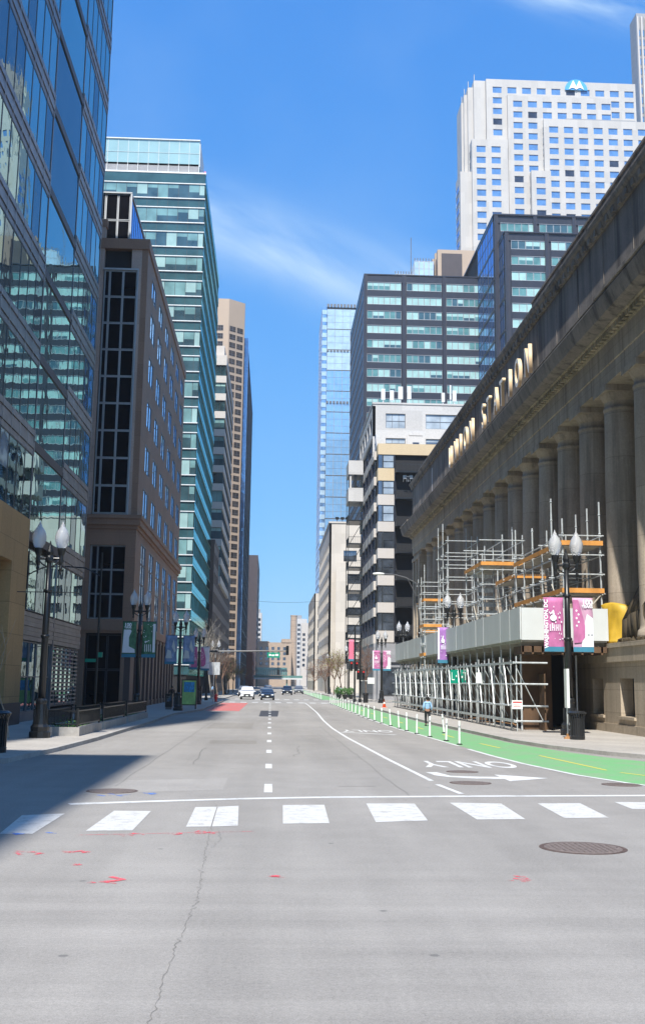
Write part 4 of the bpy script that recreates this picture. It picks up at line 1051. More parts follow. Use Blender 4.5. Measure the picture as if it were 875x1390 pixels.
Gb = Bld('blue_curtain_tower', 'dark-edged blue glass slab rising beside the tan tower', 'office tower', (-20, 390, 0))
Gb.core(-34, -9.7, 350.5, 440, .1, 109, 'core')
Gb.mb('edge').box(-12, -9.5, 350, 351.2, .1, 113); Gb.mb('edge').box(-9.9, -9.45, 351.2, 440, 109, 109.6)
for k in range(15):
    for q in range(8): Gb.win('E', -9.5, 351.4+q*11, 351.4+q*11+10.8, 5+k*7.0, 5+k*7.0+6.8, 4, 2, .1, 'gG', 'alu_dark', 0, None, .0)
Gb.finish({'core': M['dark_int'], 'edge': M['gG']}, 60, .3)
H_ = Bld('dark_office_slab', 'dark narrow slab at the far end of the left side of the street', 'office building', (-20, 600, 0))
H_.mb('wall').box(-40, -7.6, 565, 640, .1, 66)
for k in range(14):
    for q in range(6): H_.win('E', -7.55, 567+q*12, 577+q*12, 4+k*4.4, 6.6+k*4.4, 3, 1, .1, 'gG', 'alu_dark', 0, None, -.04)
H_.finish({'wall': M['dark_brown_panel']}, 20, .3)
J = Bld('red_brick_block', 'red brick block low down at the far left end of the street', 'building', (-14, 465, 0))
J.mb('wall').box(-30, -7.3, 445, 490, .1, 14)
J.face('E', -7.2, 445, 490, .1, 14, grid(447, 5.4, 3.0, 8), [(1.2, 3.8), (5, 7.2), (8.8, 11)], t=.1, var=[('gW', 0, None)], nv=2, nh=1)
J.finish({'wall': M['brick_red']}, 24, .1)

# ================================================================ RIGHT SIDE BLOCKS
Wb = Bld('apartment_building', 'white and beige apartment building with black balconies just past the station', 'apartment building', (26, 172, 0))
XW, YW = 14.3, 157.5
Wb.core(XW+.5, 60, YW+.5, 183, .13, 36, 'core'); Wb.core(XW+.3, 60, YW+1.4, 183, 36, 42.6, 'core')
# street face: bands and ribbon windows
rowsW = [(1.0+3.77*k+6.9, 1.0+3.77*k+9.4) for k in range(7)]
for k in range(8):
    zc = 7.9+3.77*k; 
    Wb.mb('band').box(XW, XW+.5, YW-.01, 183, zc, zc+1.25)
    if k < 8:
        for q in range(6): Wb.win('W', XW, YW+.2+q*4.2, YW+.2+q*4.2+4.15, zc+1.27, zc+3.75, 2, 2, .07, 'gWb', 'alu_dark', 0, None, .18)
Wb.mb('grey_base').box(XW+.05, XW+.5, YW, 183, .13, 7.9)
for q in range(7): Wb.win('W', XW, YW+1+q*3.4, YW+1+q*3.4+2.8, .9, 4.6, 2, 1, .07, 'gW', 'alu_dark', 0, None, .02)
for a_ in (161.3, 166.5, 172, 177): Wb.mb('pier').box(XW-.03, XW+.5, a_, a_+.35, 7.9, 37)
# penthouse white
Wb.face('W', XW-.1, YW+1.0, 183, 38.0, 42.6, grid(YW+3, 4.5, 3.4, 5), [(39.2, 41.3)], t=.4, wall='white_wall', var=[('gWb', 0, None)], nv=2)
Wb.face('S', YW+1.0, XW-.1, 46, 34.9, 42.9, [(XW+1.8, XW+4.7), (XW+7.7, XW+14.1), (XW+16.5, XW+22)], [(36.3, 37.8), (39.3, 41.5)], t=.4, wall='white_wall', var=[('gWl', 0, None), ('gW', .3, 'gWl')], nv=3, nh=2, fm='mid_mullion')
Wb.mb('white_wall').box(XW-.16, 46.1, YW+.9, 183, 42.9, 43.15)
# small pediment (a broken arched vent surround)
Wb.mb('white_wall').box(XW+4.9, XW+7.5, YW+.75, YW+1.0, 36.5, 38.2); Wb.mb('white_wall').box(XW+5.2, XW+7.2, YW+.68, YW+1.0, 38.2, 38.45); Wb.mb('white_wall').box(XW+5.7, XW+6.7, YW+.7, YW+1.0, 38.45, 38.7)
Wb.win('S', YW+.75, XW+5.7, XW+6.7, 36.6, 37.2, 1, 1, .05, 'gMd', 'alu', 0, None, -.12)
# south bay
XS = XW+.35; YBY = 155.0
Wb.core(XS+.1, 46, YBY+.5, YW+.4, 5.6, 34.8, 'core')
bandz = [(34.6, 36.2, 'beige_band'), (30.8, 32.6, 'beige_band'), (27.3, 28.8, 'band'), (23.5, 24.9, 'band'), (19.7, 21.1, 'band'), (15.9, 17.3, 'band'), (12.1, 13.5, 'band'), (8.0, 9.6, 'band')]
for z0, z1, mt in bandz:
    Wb.mb(mt).box(XS, XS+2.35, YBY, YW-.02, z0, z1)
    if mt == 'beige_band': Wb.mb(mt).box(XS+2.35, 46, YBY, YW-.02, z0, z1) if z0 > 33 else Wb.mb(mt).box(XS+7.3, 46, YBY, YW-.02, z0, z1)
for i in range(len(bandz)-1):
    zl = bandz[i+1][1]; zh = bandz[i][0]
    Wb.win('S', YBY, XS+.7, XS+2.3, zl+.02, zh-.02, 1, 2, .08, random.choice(('gWl', 'gW', 'gWl')), 'alu_dark', 0, None, .05)
    Wb.win('S', YBY, XS+.05, XS+.66, zl+.02, zh-.02, 1, 1, .05, 'gW', 'alu_dark', 0, None, .05)
    Wb.win('W', XS, YBY+.05, YW-.05, zl+.02, zh-.02, 2, 1, .06, 'gWb', 'alu_dark', 0, None, .05)
    # balcony bay
    for q in range(2): Wb.win('S', YBY, XS+2.5+q*2.35, XS+2.5+q*2.35+2.3, zl-.3, zh+1.1, 2, 2, .07, random.choice(('gW', 'gWl', 'gB')) if i < 4 else random.choice(('gW', 'gB')) if i else 'gWl', 'alu_dark', 0, None, .6)
    for q in range(4): Wb.win('S', YBY, XS+7.4+q*3.0, XS+7.4+q*3.0+2.9, zl+.02, zh-.02, 2, 1, .07, random.choice(('gWb', 'gW')), 'alu_dark', 0, None, .05)
    Wb.sep('balcony_slab').box(XS+2.45, XS+7.2, YBY-1.1, YBY+.6, zl-.75, zl-.5)
    Wb.cur = Wb.sep('railing')
    for q in range(25): Wb.cur.box(XS+2.5+q*.19, XS+2.53+q*.19, YBY-1.08, YBY-1.05, zl-.5, zl+.45)
    Wb.cur.box(XS+2.47, XS+7.2, YBY-1.09, YBY-1.04, zl+.45, zl+.51)
    for s_ in (XS+2.48, XS+7.15): Wb.cur.box(s_, s_+.05, YBY-1.08, YBY, zl+.45, zl+.51); Wb.cur.box(s_, s_+.03, YBY-1.0, YBY-.1, zl-.5, zl+.45)
    if i > 0: Wb.mb('band').box(XS+7.3, 46, YBY, YW-.02, bandz[i+1][0], bandz[i+1][1])
Wb.mb('pier').box(XS+2.33, XS+2.46, YBY-.03, YBY+.5, 8, 34.6); Wb.mb('pier').box(XS+7.2, XS+7.36, YBY-.03, YBY+.5, 8, 34.6)
Wb.mb('grey_base').box(XS, 46, YBY+.1, YW, 5.3, 8.0); Wb.mb('grey_base').box(XS+.1, 46, YBY+.4, YW, .13, 5.3)
for q in range(6): Wb.win('S', YBY+.4, XS+.6+q*3, XS+3.2+q*3, .8, 4.6, 2, 1, .07, 'gW', 'alu_dark', 0, None, -.1)
# stacked west balconies on the street side
for k in range(8):
    zc = 5.4+3.77*k
    if k < 7:
        Wb.sep('balcony_slab').box(XW-2.3, XW-.01, 176.5, 181.5, zc, zc+.22)
        Wb.cur = Wb.sep('railing')
        for q in range(14): Wb.cur.box(XW-2.28, XW-2.25, 176.6+q*.36, 176.63+q*.36, zc+.2, zc+1.2); 
        for q in range(7): Wb.cur.box(XW-2.25+q*.34, XW-2.22+q*.34, 176.52, 176.55, zc+.2, zc+1.2)
        Wb.cur.box(XW-2.3, XW-.02, 176.5, 176.56, zc+1.2, zc+1.26); Wb.cur.box(XW-2.3, XW-2.24, 176.56, 181.5, zc+1.2, zc+1.26)
        Wb.cur.tube((XW-2.2, 176.5, zc), (XW-.1, 176.5, zc+3.6), .05); 
Wb.mb('railing').box(XW-2.36, XW-2.26, 176.4, 176.5, .13, 37); Wb.mb('railing').box(XW-2.36, XW-2.26, 181.5, 181.6, .13, 37)
for z0, z1 in ((31.2, 33.4), (35.6, 37.9)): Wb.mb('white_box').box(XW-2.4, XW-.02, 176.2, 181.8, z0, z1)
Wb.sep('balcony_slab').box(XW-2.3, XW-.02, 176.6, 181, 33.4, 33.6)
Wb.mb('railing').box(XW-1.5, XW-1.0, 176.5, 176.6, 33.6, 35.6)
Wb.mb('white_box').box(XW-2.2, XW-1.9, 176.4, 176.6, 33.4, 35.6)
Wb.finish({'core': M['dark_int'], 'band': M['cream_bldg'], 'beige_band': M['beige_band'], 'grey_base': M['grey_wall'], 'pier': M['black_panel'], 'white_wall': M['white_bldg'], 'balcony_slab': M['black_iron'], 'railing': M['black_iron'], 'white_box': M['white_bldg']}, cut=.4)
# cell antennas on its roof, each its own mast
for i, (x_, h_, w_) in enumerate([(15.9, 2.6, .3), (17.2, 2.4, .3), (18.5, 3.0, .35), (19.8, 3.1, .3), (24.9, 2.2, .25), (26.0, 3.4, .12), (26.6, 2.6, .3)]):
    a_ = MB().tube((0, 0, 0), (0, 0, h_), .06, n=6).box(-w_, w_, -.12, -.08, h_*.35, h_).box(-w_*.5, w_*.5, -.1, .1, .1, .5)
    o = a_.build('antenna_mast', M['offwhite_metal']); o.location = (x_, YW+3, 43.15); tag(o, 'white antenna mast on the roof of the white apartment building', 'antenna', 'antennas on the apartment roof')
cz = thing('patio_set', 'chair and table behind the black railing of the topmost balcony', 'furniture', (XS+4.3, YBY-.5, 30.6))
cm_ = MB()
for (a_, b_) in ((-.5, 0), (.4, 0)):
    cm_.box(a_-.25, a_+.25, -.25, .25, .42, .48); cm_.box(a_-.25, a_+.25, .2, .26, .48, 1.0)
    for sx in (-.22, .22):
        for sy in (-.22, .22): cm_.tube((a_+sx, sy, 0), (a_+sx, sy, .42), .02)
cm_.build('chair', M['alu'], cz, wpar=False); MB().lathe(-.05, 0, [(.03, 0), (.03, .7), (.35, .72), (.35, .75)], 12).build('table', M['alu'], cz, wpar=False)

T = Bld('dark_banded_tower', 'dark steel office tower with continuous aqua window bands behind the white apartment building', 'office tower', (40, 300, 0))
XTt, YTt = 22.2, 275.0
T.core(XTt+.5, 60, YTt+.5, 326, .1, 107.2, 'core')
vT = [('gTl', 0, None)]*4+[('gTm', 0, None)]*6+[('gTd', 0, None)]*2+[('gTm', .45, 'gTl')]*2+[('gTd', .6, 'gTl')]
baysT = [(23.0, 31.9), (33.3, 42.5), (43.7, 52.6)]
def bandwin(b, yp, x0, x1, zt_, zb, n, key='S'):
    w_ = (x1-x0)/n; q = 0
    while q < n:
        k = random.choice((1, 1, 2, 3)); k = min(k, n-q); g, bl, bm_ = random.choice(vT)
        for i in range(k): b.win('S', yp, x0+(q+i)*w_+.03, x0+(q+i+1)*w_-.03, zb, zt_, 1, 1, .07, g, 'alu', bl, bm_, -.02)
        q += k
T.mb('panel').box(XTt+1.0, 52.9, YTt+.25, YTt+.5, .1, 107.2)
for k in range(27):
    zt_ = 105.4-3.9*k
    if zt_ < 40: break
    for (x0, x1) in baysT:
        bandwin(T, YTt+.08, x0, x1, zt_, zt_-2.05, 6)
        T.mb('panel').box(x0-.05, x1+.05, YTt, YTt+.24, zt_-3.9+.04, zt_-2.05-.04)
        T.mb('sill').box(x0-.05, x1+.05, YTt-.04, YTt+.2, zt_-2.12, zt_-2.05); T.mb('sill').box(x0-.05, x1+.05, YTt-.04, YTt+.2, zt_, zt_+.07)
T.mb('panel').box(XTt+.8, 52.9, YTt, YTt+.24, 105.45, 107.2)
for x_ in (22.5, 32.6, 43.1, 52.75): T.mb('column').box(x_-.4, x_+.4, YTt-.35, YTt+.3, .1, 107.4); T.mb('red_line').box(x_+.41, x_+.49, YTt-.3, YTt+.1, .1, 107.2)
T.mb('column').box(XTt-.1, XTt+.55, YTt+.2, YTt+1.2, .1, 107.0)
for k in range(27):
    zt_ = 105.4-3.9*k
    if zt_ < 40: break
    for q in range(5): T.win('W', XTt, YTt+1.4+q*9.8, YTt+1.4+q*9.8+9.5, zt_-2.6, zt_, 6, 1, .07, 'gT2w', 'alu_dark', 0, None, .0)
    T.mb('panel').box(XTt-.02, XTt+.5, YTt+1.2, 326, zt_-3.9, zt_-2.6)
T.mb('panel').box(XTt, XTt+.5, YTt+1.2, 326, 105.4, 107.2)
T.mb('parapet').box(XTt-.05, 60, YTt-.1, 326, 107.4, 107.7)
T.finish({'core': M['dark_int'], 'panel': M['black_panel'], 'sill': M['alu'], 'column': M['black_panel'], 'red_line': M['dark_brown_panel'], 'parapet': M['black_panel']}, cut=.6)
T2 = Bld('dark_banded_annex', 'stepped dark tower with a blue glass flank, partly behind the station roof', 'office tower', (70, 265, 0))
def t2slab(x0, yp, zt0, zmin, nb):
    T2s = T2.sep('sill')
    T2.mb('panel').box(x0+.6, 96, yp+.25, yp+.6, .1, zt0+.0)
    for k in range(16):
        zt_ = zt0-1.9-3.9*k
        if zt_-2 < zmin: break
        for q in range(nb):
            xa = x0+1.7+q*9.6; xb = xa+8.7
            bandwin(T2, yp+.08, xa, xb, zt_, zt_-2.05, 5)
            T2.mb('panel').box(xa-.05, xb+.05, yp, yp+.24, zt_-3.9+.04, zt_-2.05-.04)
            T2s.box(xa-.05, xb+.05, yp-.04, yp+.2, zt_-2.12, zt_-2.05); T2s.box(xa-.05, xb+.05, yp-.04, yp+.2, zt_, zt_+.07)
    T2.mb('panel').box(x0+.4, 96, yp, yp+.24, zt0-1.85, zt0)
    for q in range(nb+1): T2.mb('column').box(x0+.15+q*9.6+(0 if q else 0), x0+.95+q*9.6, yp-.35, yp+.3, .1, zt0+.1); T2.mb('red_line').box(x0+.96+q*9.6, x0+1.04+q*9.6, yp-.3, yp+.1, .1, zt0)
t2slab(53.1, 247, 108.2, 40, 4)
t2slab(52.0, 253.5, 115.4, 104, 4)
T2.core(53.6, 96, 247.6, 254, .1, 108, 'core'); T2.core(52.6, 96, 254.1, 300, .1, 115.2, 'core')
def flank(x_, y0, y1, ztop_, n, zmin):
    for k in range(14):
        zt_ = ztop_-.8-7.8*k
        if zt_ < zmin: break
        for q in range(n):
            w_ = (y1-y0)/n; T2.win('W', x_, y0+q*w_+.1, y0+(q+1)*w_-.1, zt_-7.2, zt_, 2, 2, .1, 'gT2w', 'alu_dark', 0, None, .0)
        T2.mb('panel').box(x_-.05, x_+.4, y0, y1, zt_-7.8, zt_-7.2)
    T2.mb('panel').box(x_-.05, x_+.4, y0, y1, ztop_-.8, ztop_)
flank(53.1, 247.8, 253.4, 108.2, 1, 50); flank(52.0, 254.2, 275, 115.4, 3, 50)
T2.mb('parapet').box(51.9, 96, 253.1, 300, 115.4, 115.8); T2.mb('parapet').box(53.0, 96, 246.6, 253.4, 108.2, 108.5)
T2.finish({'core': M['dark_int'], 'panel': M['black_panel'], 'sill': M['alu'], 'column': M['black_panel'], 'red_line': M['dark_brown_panel'], 'parapet': M['black_panel']}, cut=.6)

Mo = Bld('white_granite_tower', 'tall stepped pale granite tower with square blue windows', 'office tower', (92, 370, 0))
def slab(x0, x1, y0, z1, c0, n, zt0, nr, depth=50, zb0=.1, hh=2.3, sp=None):
    Mo.core(x0+.4, x1, y0+.4, y0+(depth if x0 > 68 else 9), zb0, z1-.02, 'wall')
    cols_ = grid(c0, 5.07, 3.15, n); rows_ = sorted([(zt0-3.92*k-hh, zt0-3.92*k) for k in range(nr)])
    zlow = rows_[0][0]-1.6
    Mo.mb('wall').box(x0, x1, y0, y0+.4, zb0, zlow)
    Mo.face('S', y0, x0, x1, zlow, z1, cols_, rows_, t=.4, var=[('gM', 0, None)]*26+[('gMd', 0, None)], nv=1, nh=1, fw=.08, fm='alu', wd=.2)
    Mo.mb('wall').box(x0, x0+.4, y0+.4, y0+(depth if x0 > 68 else 9), zb0, z1-.02)
slab(69.3, 121, 346.5, 206.6, 71.5, 10, 203.8, 8)
slab(76.3, 112, 345.3, 200.4, 78.2, 7, 198.2, 12)
slab(88.2, 135, 344, 191.2, 90.0, 9, 188.5, 12)
slab(83.4, 90, 343, 171.8, 85.0, 1, 169.5, 12)
slab(63.8, 76, 344.5, 183.2, 65.3, 2, 180.8, 18)
# plain flanking fins on the left
for (x0, x1, y0, z1) in ((65.2, 69.2, 347.5, 206.4), (63.4, 66, 349, 204.6), (62.3, 64, 350.5, 202.6), (61.6, 63, 352, 200.5)): Mo.mb('wall').box(x0, x1, y0, y0+9, .1, z1); Mo.mb('spike').tube((x0+.2, y0, z1), (x0+.2, y0, z1+2.2), .12)
slab(60.0, 64, 346, 172, 60.3, 0, 169, 14)
for k in range(30): Mo.win('W', 63.8, 346.5, 352, 178-k*3.92, 180.3-k*3.92, 1, 1, .08, 'gMd', 'alu', 0, None, -.12)
for k in range(30): Mo.win('W', 60.0, 348, 354, 166-k*3.92, 168.3-k*3.92, 1, 1, .08, 'gM', 'alu', 0, None, -.12)
for k in range(12): Mo.win('W', 88.2, 344.4, 345.2, 186.3-k*3.92, 188.5-k*3.92, 1, 1, .08, 'gMd', 'alu', 0, None, -.12)
Mo.mb('roofline').box(96, 120, 344.8, 345.2, 191.2, 192.0)
Mo.finish({'wall': M['tower_white'], 'spike': M['tower_white'], 'roofline': M['grey_wall']}, cut=.5)
# emblem: blue half-dome disc with a white double-peaked mark
em = thing('tower_emblem', 'round blue emblem with a white double-peaked mark near the top of the pale granite tower', 'emblem', (100.3, 346.4, 203.4))
db = MB(); pts = [(3.9*math.cos(t*math.pi/24), 3.9*math.sin(t*math.pi/24)*1.0) for t in range(25)]
n = len(pts); db.v = [(p[0], -.35, p[1]) for p in pts]+[(p[0], -.05, p[1]) for p in pts]
db.f.append(tuple(range(n))); db.m.append(0); db.f.append(tuple(range(2*n-1, n-1, -1))); db.m.append(0)
for i in range(n): j = (i+1) % n; db.f.append((i, n+i, n+j, j)); db.m.append(0)
db.build('disc', M['logo_blue'], em, wpar=False, recalc=True)
def mk(pts, y0, y1):
    mb = MB(); n = len(pts); mb.v = [(p[0], y0, p[1]) for p in pts]+[(p[0], y1, p[1]) for p in pts]
    mb.f.append(tuple(range(n))); mb.m.append(0); mb.f.append(tuple(range(2*n-1, n-1, -1))); mb.m.append(0)
    for i in range(n): j = (i+1) % n; mb.f.append((i, n+i, n+j, j)); mb.m.append(0)
    return mb
mk([(-2.6, .05), (-1.15, 3.3), (-.95, 3.3), (0, 1.1), (.95, 3.3), (1.15, 3.3), (2.6, .05), (1.9, .55), (1.25, .75), (.6, .5), (0, .05), (-.6, .5), (-1.25, .75), (-1.9, .55)], -.6, -.36).build('white_mark', M['logo_white'], em, wpar=False, recalc=True)

Br = Bld('brown_office_tower', 'brown ribbed tower top squeezed between the dark tower and the pale granite tower', 'office tower', (55, 345, 0))
Br.mb('wall').box(49.8, 62, 330, 360, .1, 137.5); Br.mb('panel').box(51.0, 57.5, 329.8, 330, 100, 136.2)
Br.mb('panel').box(49.6, 49.8, 332, 358, 100, 135)
for q in range(5): Br.mb('wall').box(49.4, 49.8, 333+q*5, 334.4+q*5, 100, 137.5)
Br.finish({'wall': M['tan_tower'], 'panel': M['dark_brown_panel']})
Cr = Bld('rooftop_glass_pavilion', 'pale blue glazed tower top peeking over the dark banded tower', 'tower top', (42, 345, 0))
for (x0, x1, z1) in ((36.3, 42.2, 129.5), (42.4, 48.6, 134)):
    Cr.core(x0+.2, x1, 330.4, 345, .1, z1-.3, 'wall')
    for q in range(4):
        w_ = (x1-x0)/4; Cr.win('S', 330, x0+q*w_, x0+(q+1)*w_-.1, z1-8, z1-.5, 1, 3, .12, 'gBlue2', 'alu', 0, None, .05)
    for q in range(7): Cr.mb('rail').box(x0+q*(x1-x0)/7, x0+q*(x1-x0)/7+.3, 330, 330.2, z1-.3, z1+.4)
Cr.mb('rail').tube((41.6, 332, 129), (41.6, 332, 142), .12)
Cr.finish({'wall': M['offwhite_metal'], 'rail': M['mid_mullion']})
Ed = Bld('ribbed_skyscraper', 'grey ribbed skyscraper cut off by the right edge of the picture', 'skyscraper', (155, 420, 0))
Ed.mb('wall').box(141.6, 170, 401, 409, .1, 270)
for q in range(14): Ed.mb('rib').box(141.5+q*1.6, 142.1+q*1.6, 400, 401.5, .1, 268)
for k in range(20):
    for q in range(4): Ed.win('S', 400.9, 142.2+q*1.6, 143+q*1.6, 180+k*4.2, 182.8+k*4.2, 1, 1, .08, 'gM', 'alu_dark', 0, None, 0)
Ed.finish({'wall': M['grey_wall'], 'rib': M['cream_bldg']})
Sb = Bld('pale_stone_block', 'pale limestone block with square dark windows below the blue glass tower', 'office building', (20, 290, 0))
Sb.core(14.2, 40, 270.5, 328, .13, 40.6, 'core'); 
Sb.face('S', 270, 13.7, 40, .13, 41, [(17.2, 20.4), (22.6, 25.8)], sorted([(31.6-3.95*0, 34.3-3.95*0)]), t=.5, wall='wall', var=[('gW', 0, None)], nv=2, nh=2, wd=.3)
Sb.core(15.6, 40, 267.5, 270, .13, 29.4, 'wall')
Sb.face('S', 267.1, 15.2, 40, .13, 30.0, [(17.9, 21.3), (23.6, 27)], sorted([(25.9-4.05*k, 28.3-4.05*k) for k in range(6)]), t=.4, var=[('gW', 0, None)], nv=2, nh=2, wd=.25)
Sb.face('W', 13.7, 270, 328, .13, 41, grid(272, 5.6, 3.2, 10), sorted([(34-4.05*k, 36.4-4.05*k) for k in range(8)]), t=.5, var=[('gW', 0, None)], nv=2, nh=2, wd=.25)
Sb.mb('wall').box(13.5, 40, 269.8, 328, 41, 41.4)
Sb.finish({'core': M['dark_int'], 'wall': M['stone_low']}, 60, .4)
for x_ in (15.6, 16.9, 18.1):
    o = MB().tube((0, 0, 0), (0, 0, .7), .08).lathe(0, 0, [(.1, .6), (.45, .8), (.5, 1.3), (.1, 1.35)], 9).build('rooftop_vent', M['black_iron']); o.location = (x_, 271.5, 41.4); tag(o, 'small dark vent on the roof of the pale stone block', 'roof vent', 'vents on the pale stone roof')
Bl = Bld('blue_glass_tower', 'pale blue curtain-wall tower with a chequered white corner in the distance', 'office tower', (26, 420, 0))
Bl.core(16.9, 45, 400.5, 430, .1, 142, 'core')
for k in range(17):
    zb = 138-8.0*k
    for q in range(6): Bl.win('S', 400, 18.5+q*2.9, 18.5+q*2.9+2.86, zb-4.6, zb+3.2, 2, 3, .06, 'gBlue' if k > 2 else 'gBlue2', 'alu', 0, None, .1)
for k in range(46): Bl.mb('corner').box(16.6, 18.4, 400, 400.5, 4+k*3, 4+k*3+1.7); Bl.mb('corner_gap').box(16.7, 18.35, 400.1, 400.4, 4+k*3+1.7, 4+k*3+3)
for q in range(14): Bl.mb('crown').box(18.4+q*1.25, 19.2+q*1.25, 400, 400.4, 142, 143.2)
for zz in (124.5, 104.5): 
    for q in range(14): Bl.mb('crown').box(18.4+q*1.25, 19.2+q*1.25, 399.9, 400.1, zz, zz+.9)
for k in range(17): Bl.win('W', 16.6, 401, 429, 138-8*k-4.6, 138-8*k+3.2, 6, 3, .08, 'gG', 'alu', 0, None, 0)
Bl.finish({'core': M['dark_int'], 'corner': M['gBlue2'], 'corner_gap': M['gG'], 'crown': M['mid_mullion']})
K = Bld('cream_corner_block', 'cream stone-fronted building edge on the right side of the far street', 'building', (20, 380, 0))
K.core(13.4, 30, 345, 398, .13, 29, 'wall')
K.face('S', 344.6, 13.0, 30, .13, 29.6, grid(14.2, 3.6, 2.2, 4), [(3+4*k, 5.6+4*k) for k in range(6)], t=.4, var=[('gW', 0, None)])
K.face('W', 13.0, 344.6, 398, .13, 29.6, grid(346, 5, 3, 10), [(3+4*k, 5.6+4*k) for k in range(6)], t=.4, var=[('gW', 0, None)])
K.finish({'wall': M['stone_low']}, 40, .3)
L2 = Bld('low_glass_block', 'small blue glass building near the end of the street on the right', 'building', (24, 510, 0))
L2.core(17.2, 34, 500.4, 540, .1, 14.8, 'wall')
for k in range(3):
    for q in range(4): L2.win('S', 500, 17+q*3, 19.9+q*3, .8+k*4.6, 5.0+k*4.6, 2, 2, .1, 'gBlue', 'alu', 0, None, .1)
L2.finish({'wall': M['grey_wall']})
# end of the vista
Q = Bld('buff_brick_building', 'wide buff brick building closing the street behind the rail bridge', 'building', (2, 620, 0))
Q.core(-7.2, 10.6, 601, 640, .1, 23.0, 'wall')
Q.face('S', 600.5, -7.6, 10.8, .1, 23.3, grid(-6.0, 3.1, 1.5, 5), [(8.5+2.7*k, 10.1+2.7*k) for k in range(5)], t=.5, var=[('gW', 0, None)], nv=1, nh=2)
Q.mb('wall').box(-7.8, -1, 600.2, 612, 23.3, 23.9); Q.mb('wall').box(5.5, 10.7, 600.2, 640, 23.3, 25.2)
Q.finish({'wall': M['brick']}, 50, .1)
ch = thing('smokestack', 'tall round buff brick chimney rising above the end of the street', 'chimney', (12.6, 640, 0))
MB().lathe(12.6, 640, [(2.1, 0), (1.85, 39.6), (2.0, 39.7), (2.0, 40.2)], 24).build('shaft', M['brick'], ch, smooth=False)
bd = MB()
for k in range(11): bd.lathe(12.6, 640, [(2.02-k*.018, 0), (2.06-k*.018, .1), (2.02-k*.018, .3)], 24, 0, 6+k*3.1)
bd.build('iron_band', M['brown_dark'], ch)
for (nm, lb, x0, x1, y0, z1, n, m_) in (('white_high_rise', 'small white high-rise far off at the left of the vista', -12.5, -6.2, 700, 45, 2, 'white_bldg'), ('balconied_high_rise', 'white balconied high-rise far off right of the chimney', 18.3, 31, 690, 38.5, 4, 'cream_bldg'), ('far_white_tower', 'pale tower half hidden behind the brick chimney', 12.8, 24, 760, 45, 3, 'white_bldg')):
    b_ = Bld(nm, lb, 'high-rise', ((x0+x1)/2, y0+10, 0)); b_.core(x0+.3, x1, y0+.4, y0+22, .1, z1-.2, 'wall')
    w_ = (x1-x0)/n
    b_.face('S', y0, x0, x1, .1, z1, grid(x0+w_*.28, w_, w_*.5, n), [(12+3.1*k, 13.7+3.1*k) for k in range(int((z1-14)/3.1))], t=.4, var=[('gW', 0, None), ('gMd', 0, None)])
    b_.mb('roof_box').box((x0+x1)/2-1.5, (x0+x1)/2+2, y0+3, y0+9, z1, z1+2.5)
    b_.finish({'wall': M[m_], 'roof_box': M['grey_wall']}, 20, .05)
# elevated rail station across the street
rb = thing('rail_bridge', 'green steel elevated rail platform crossing the street in the distance', 'rail bridge', (0, 500, 0))
MB().box(-14, 14, 498, 508, 4.3, 5.3).build('deck', M['teal_steel'], rb)
gp = MB(); 
for q in range(14): gp.box(-6.6+q*1.0, -5.7+q*1.0, 497.8, 497.9, 5.4, 7.6)
gp.build('glazed_screen', M['gTm'], rb)
MB().box(-6.9, 7.2, 497, 508.5, 8.0, 8.7).box(-6.9, 7.2, 497.9, 498.1, 7.6, 8.0).build('canopy_roof', M['gTm'], rb)
for x_ in (-6.2, 7.2, -6.2+26, -20):
    MB().box(x_-.3, x_+.3, 499, 499.8, 0, 4.3).build('column', M['teal_steel'], rb)
MB().box(-14, 14, 497.7, 498, 3.6, 4.25).build('girder', M['offwhite_metal'], rb)

# ================================================================ BUILDINGS BEHIND THE CAMERA (their shade falls across the left kerb)
Z1 = Bld('corner_office_block', 'plain stone office block on the near left corner, behind the viewpoint', 'office block', (-17, -26, 0))
Z1.core(-22.3, -12.4, -46, -6.4, 0, 60.5, 'wall')
Z1.face('E', -12.1, -46, -6.4, 0, 60.5, grid(-44, 4, 2.4, 9), [(3+4*k, 5.4+4*k) for k in range(14)], t=.4, var=[('gW', 0, None)])
Z1.finish({'wall': M['stone_low']}, 0)
Z2 = Bld('corner_high_rise', 'tall slender granite high-rise behind the near corner block, behind the viewpoint', 'high-rise', (-35, -12, 0))
Z2.core(-60, -22.45, -26.4, -7, 0, 137, 'wall')
Z2.finish({'wall': M['tower_white']}, 0)
# ================================================================ HAZE
hz_ = MB().box(-1250, 1250, -250, 1350, -1, 290).build('haze', None); hz_['kind'] = 'stuff'
hm = bpy.data.materials.new('haze'); hm.use_nodes = True; hn = hm.node_tree; hn.nodes.clear()
ho = N(hn, 'ShaderNodeOutputMaterial'); hv = N(hn, 'ShaderNodeVolumePrincipled'); hv.inputs['Color'].default_value = (.86, .93, 1, 1); hv.inputs['Density'].default_value = .00022; hv.inputs['Anisotropy'].default_value = .2
hn.links.new(hv.outputs[0], ho.inputs['Volume']); hz_.data.materials.clear(); hz_.data.materials.append(hm); hz_.visible_shadow = True
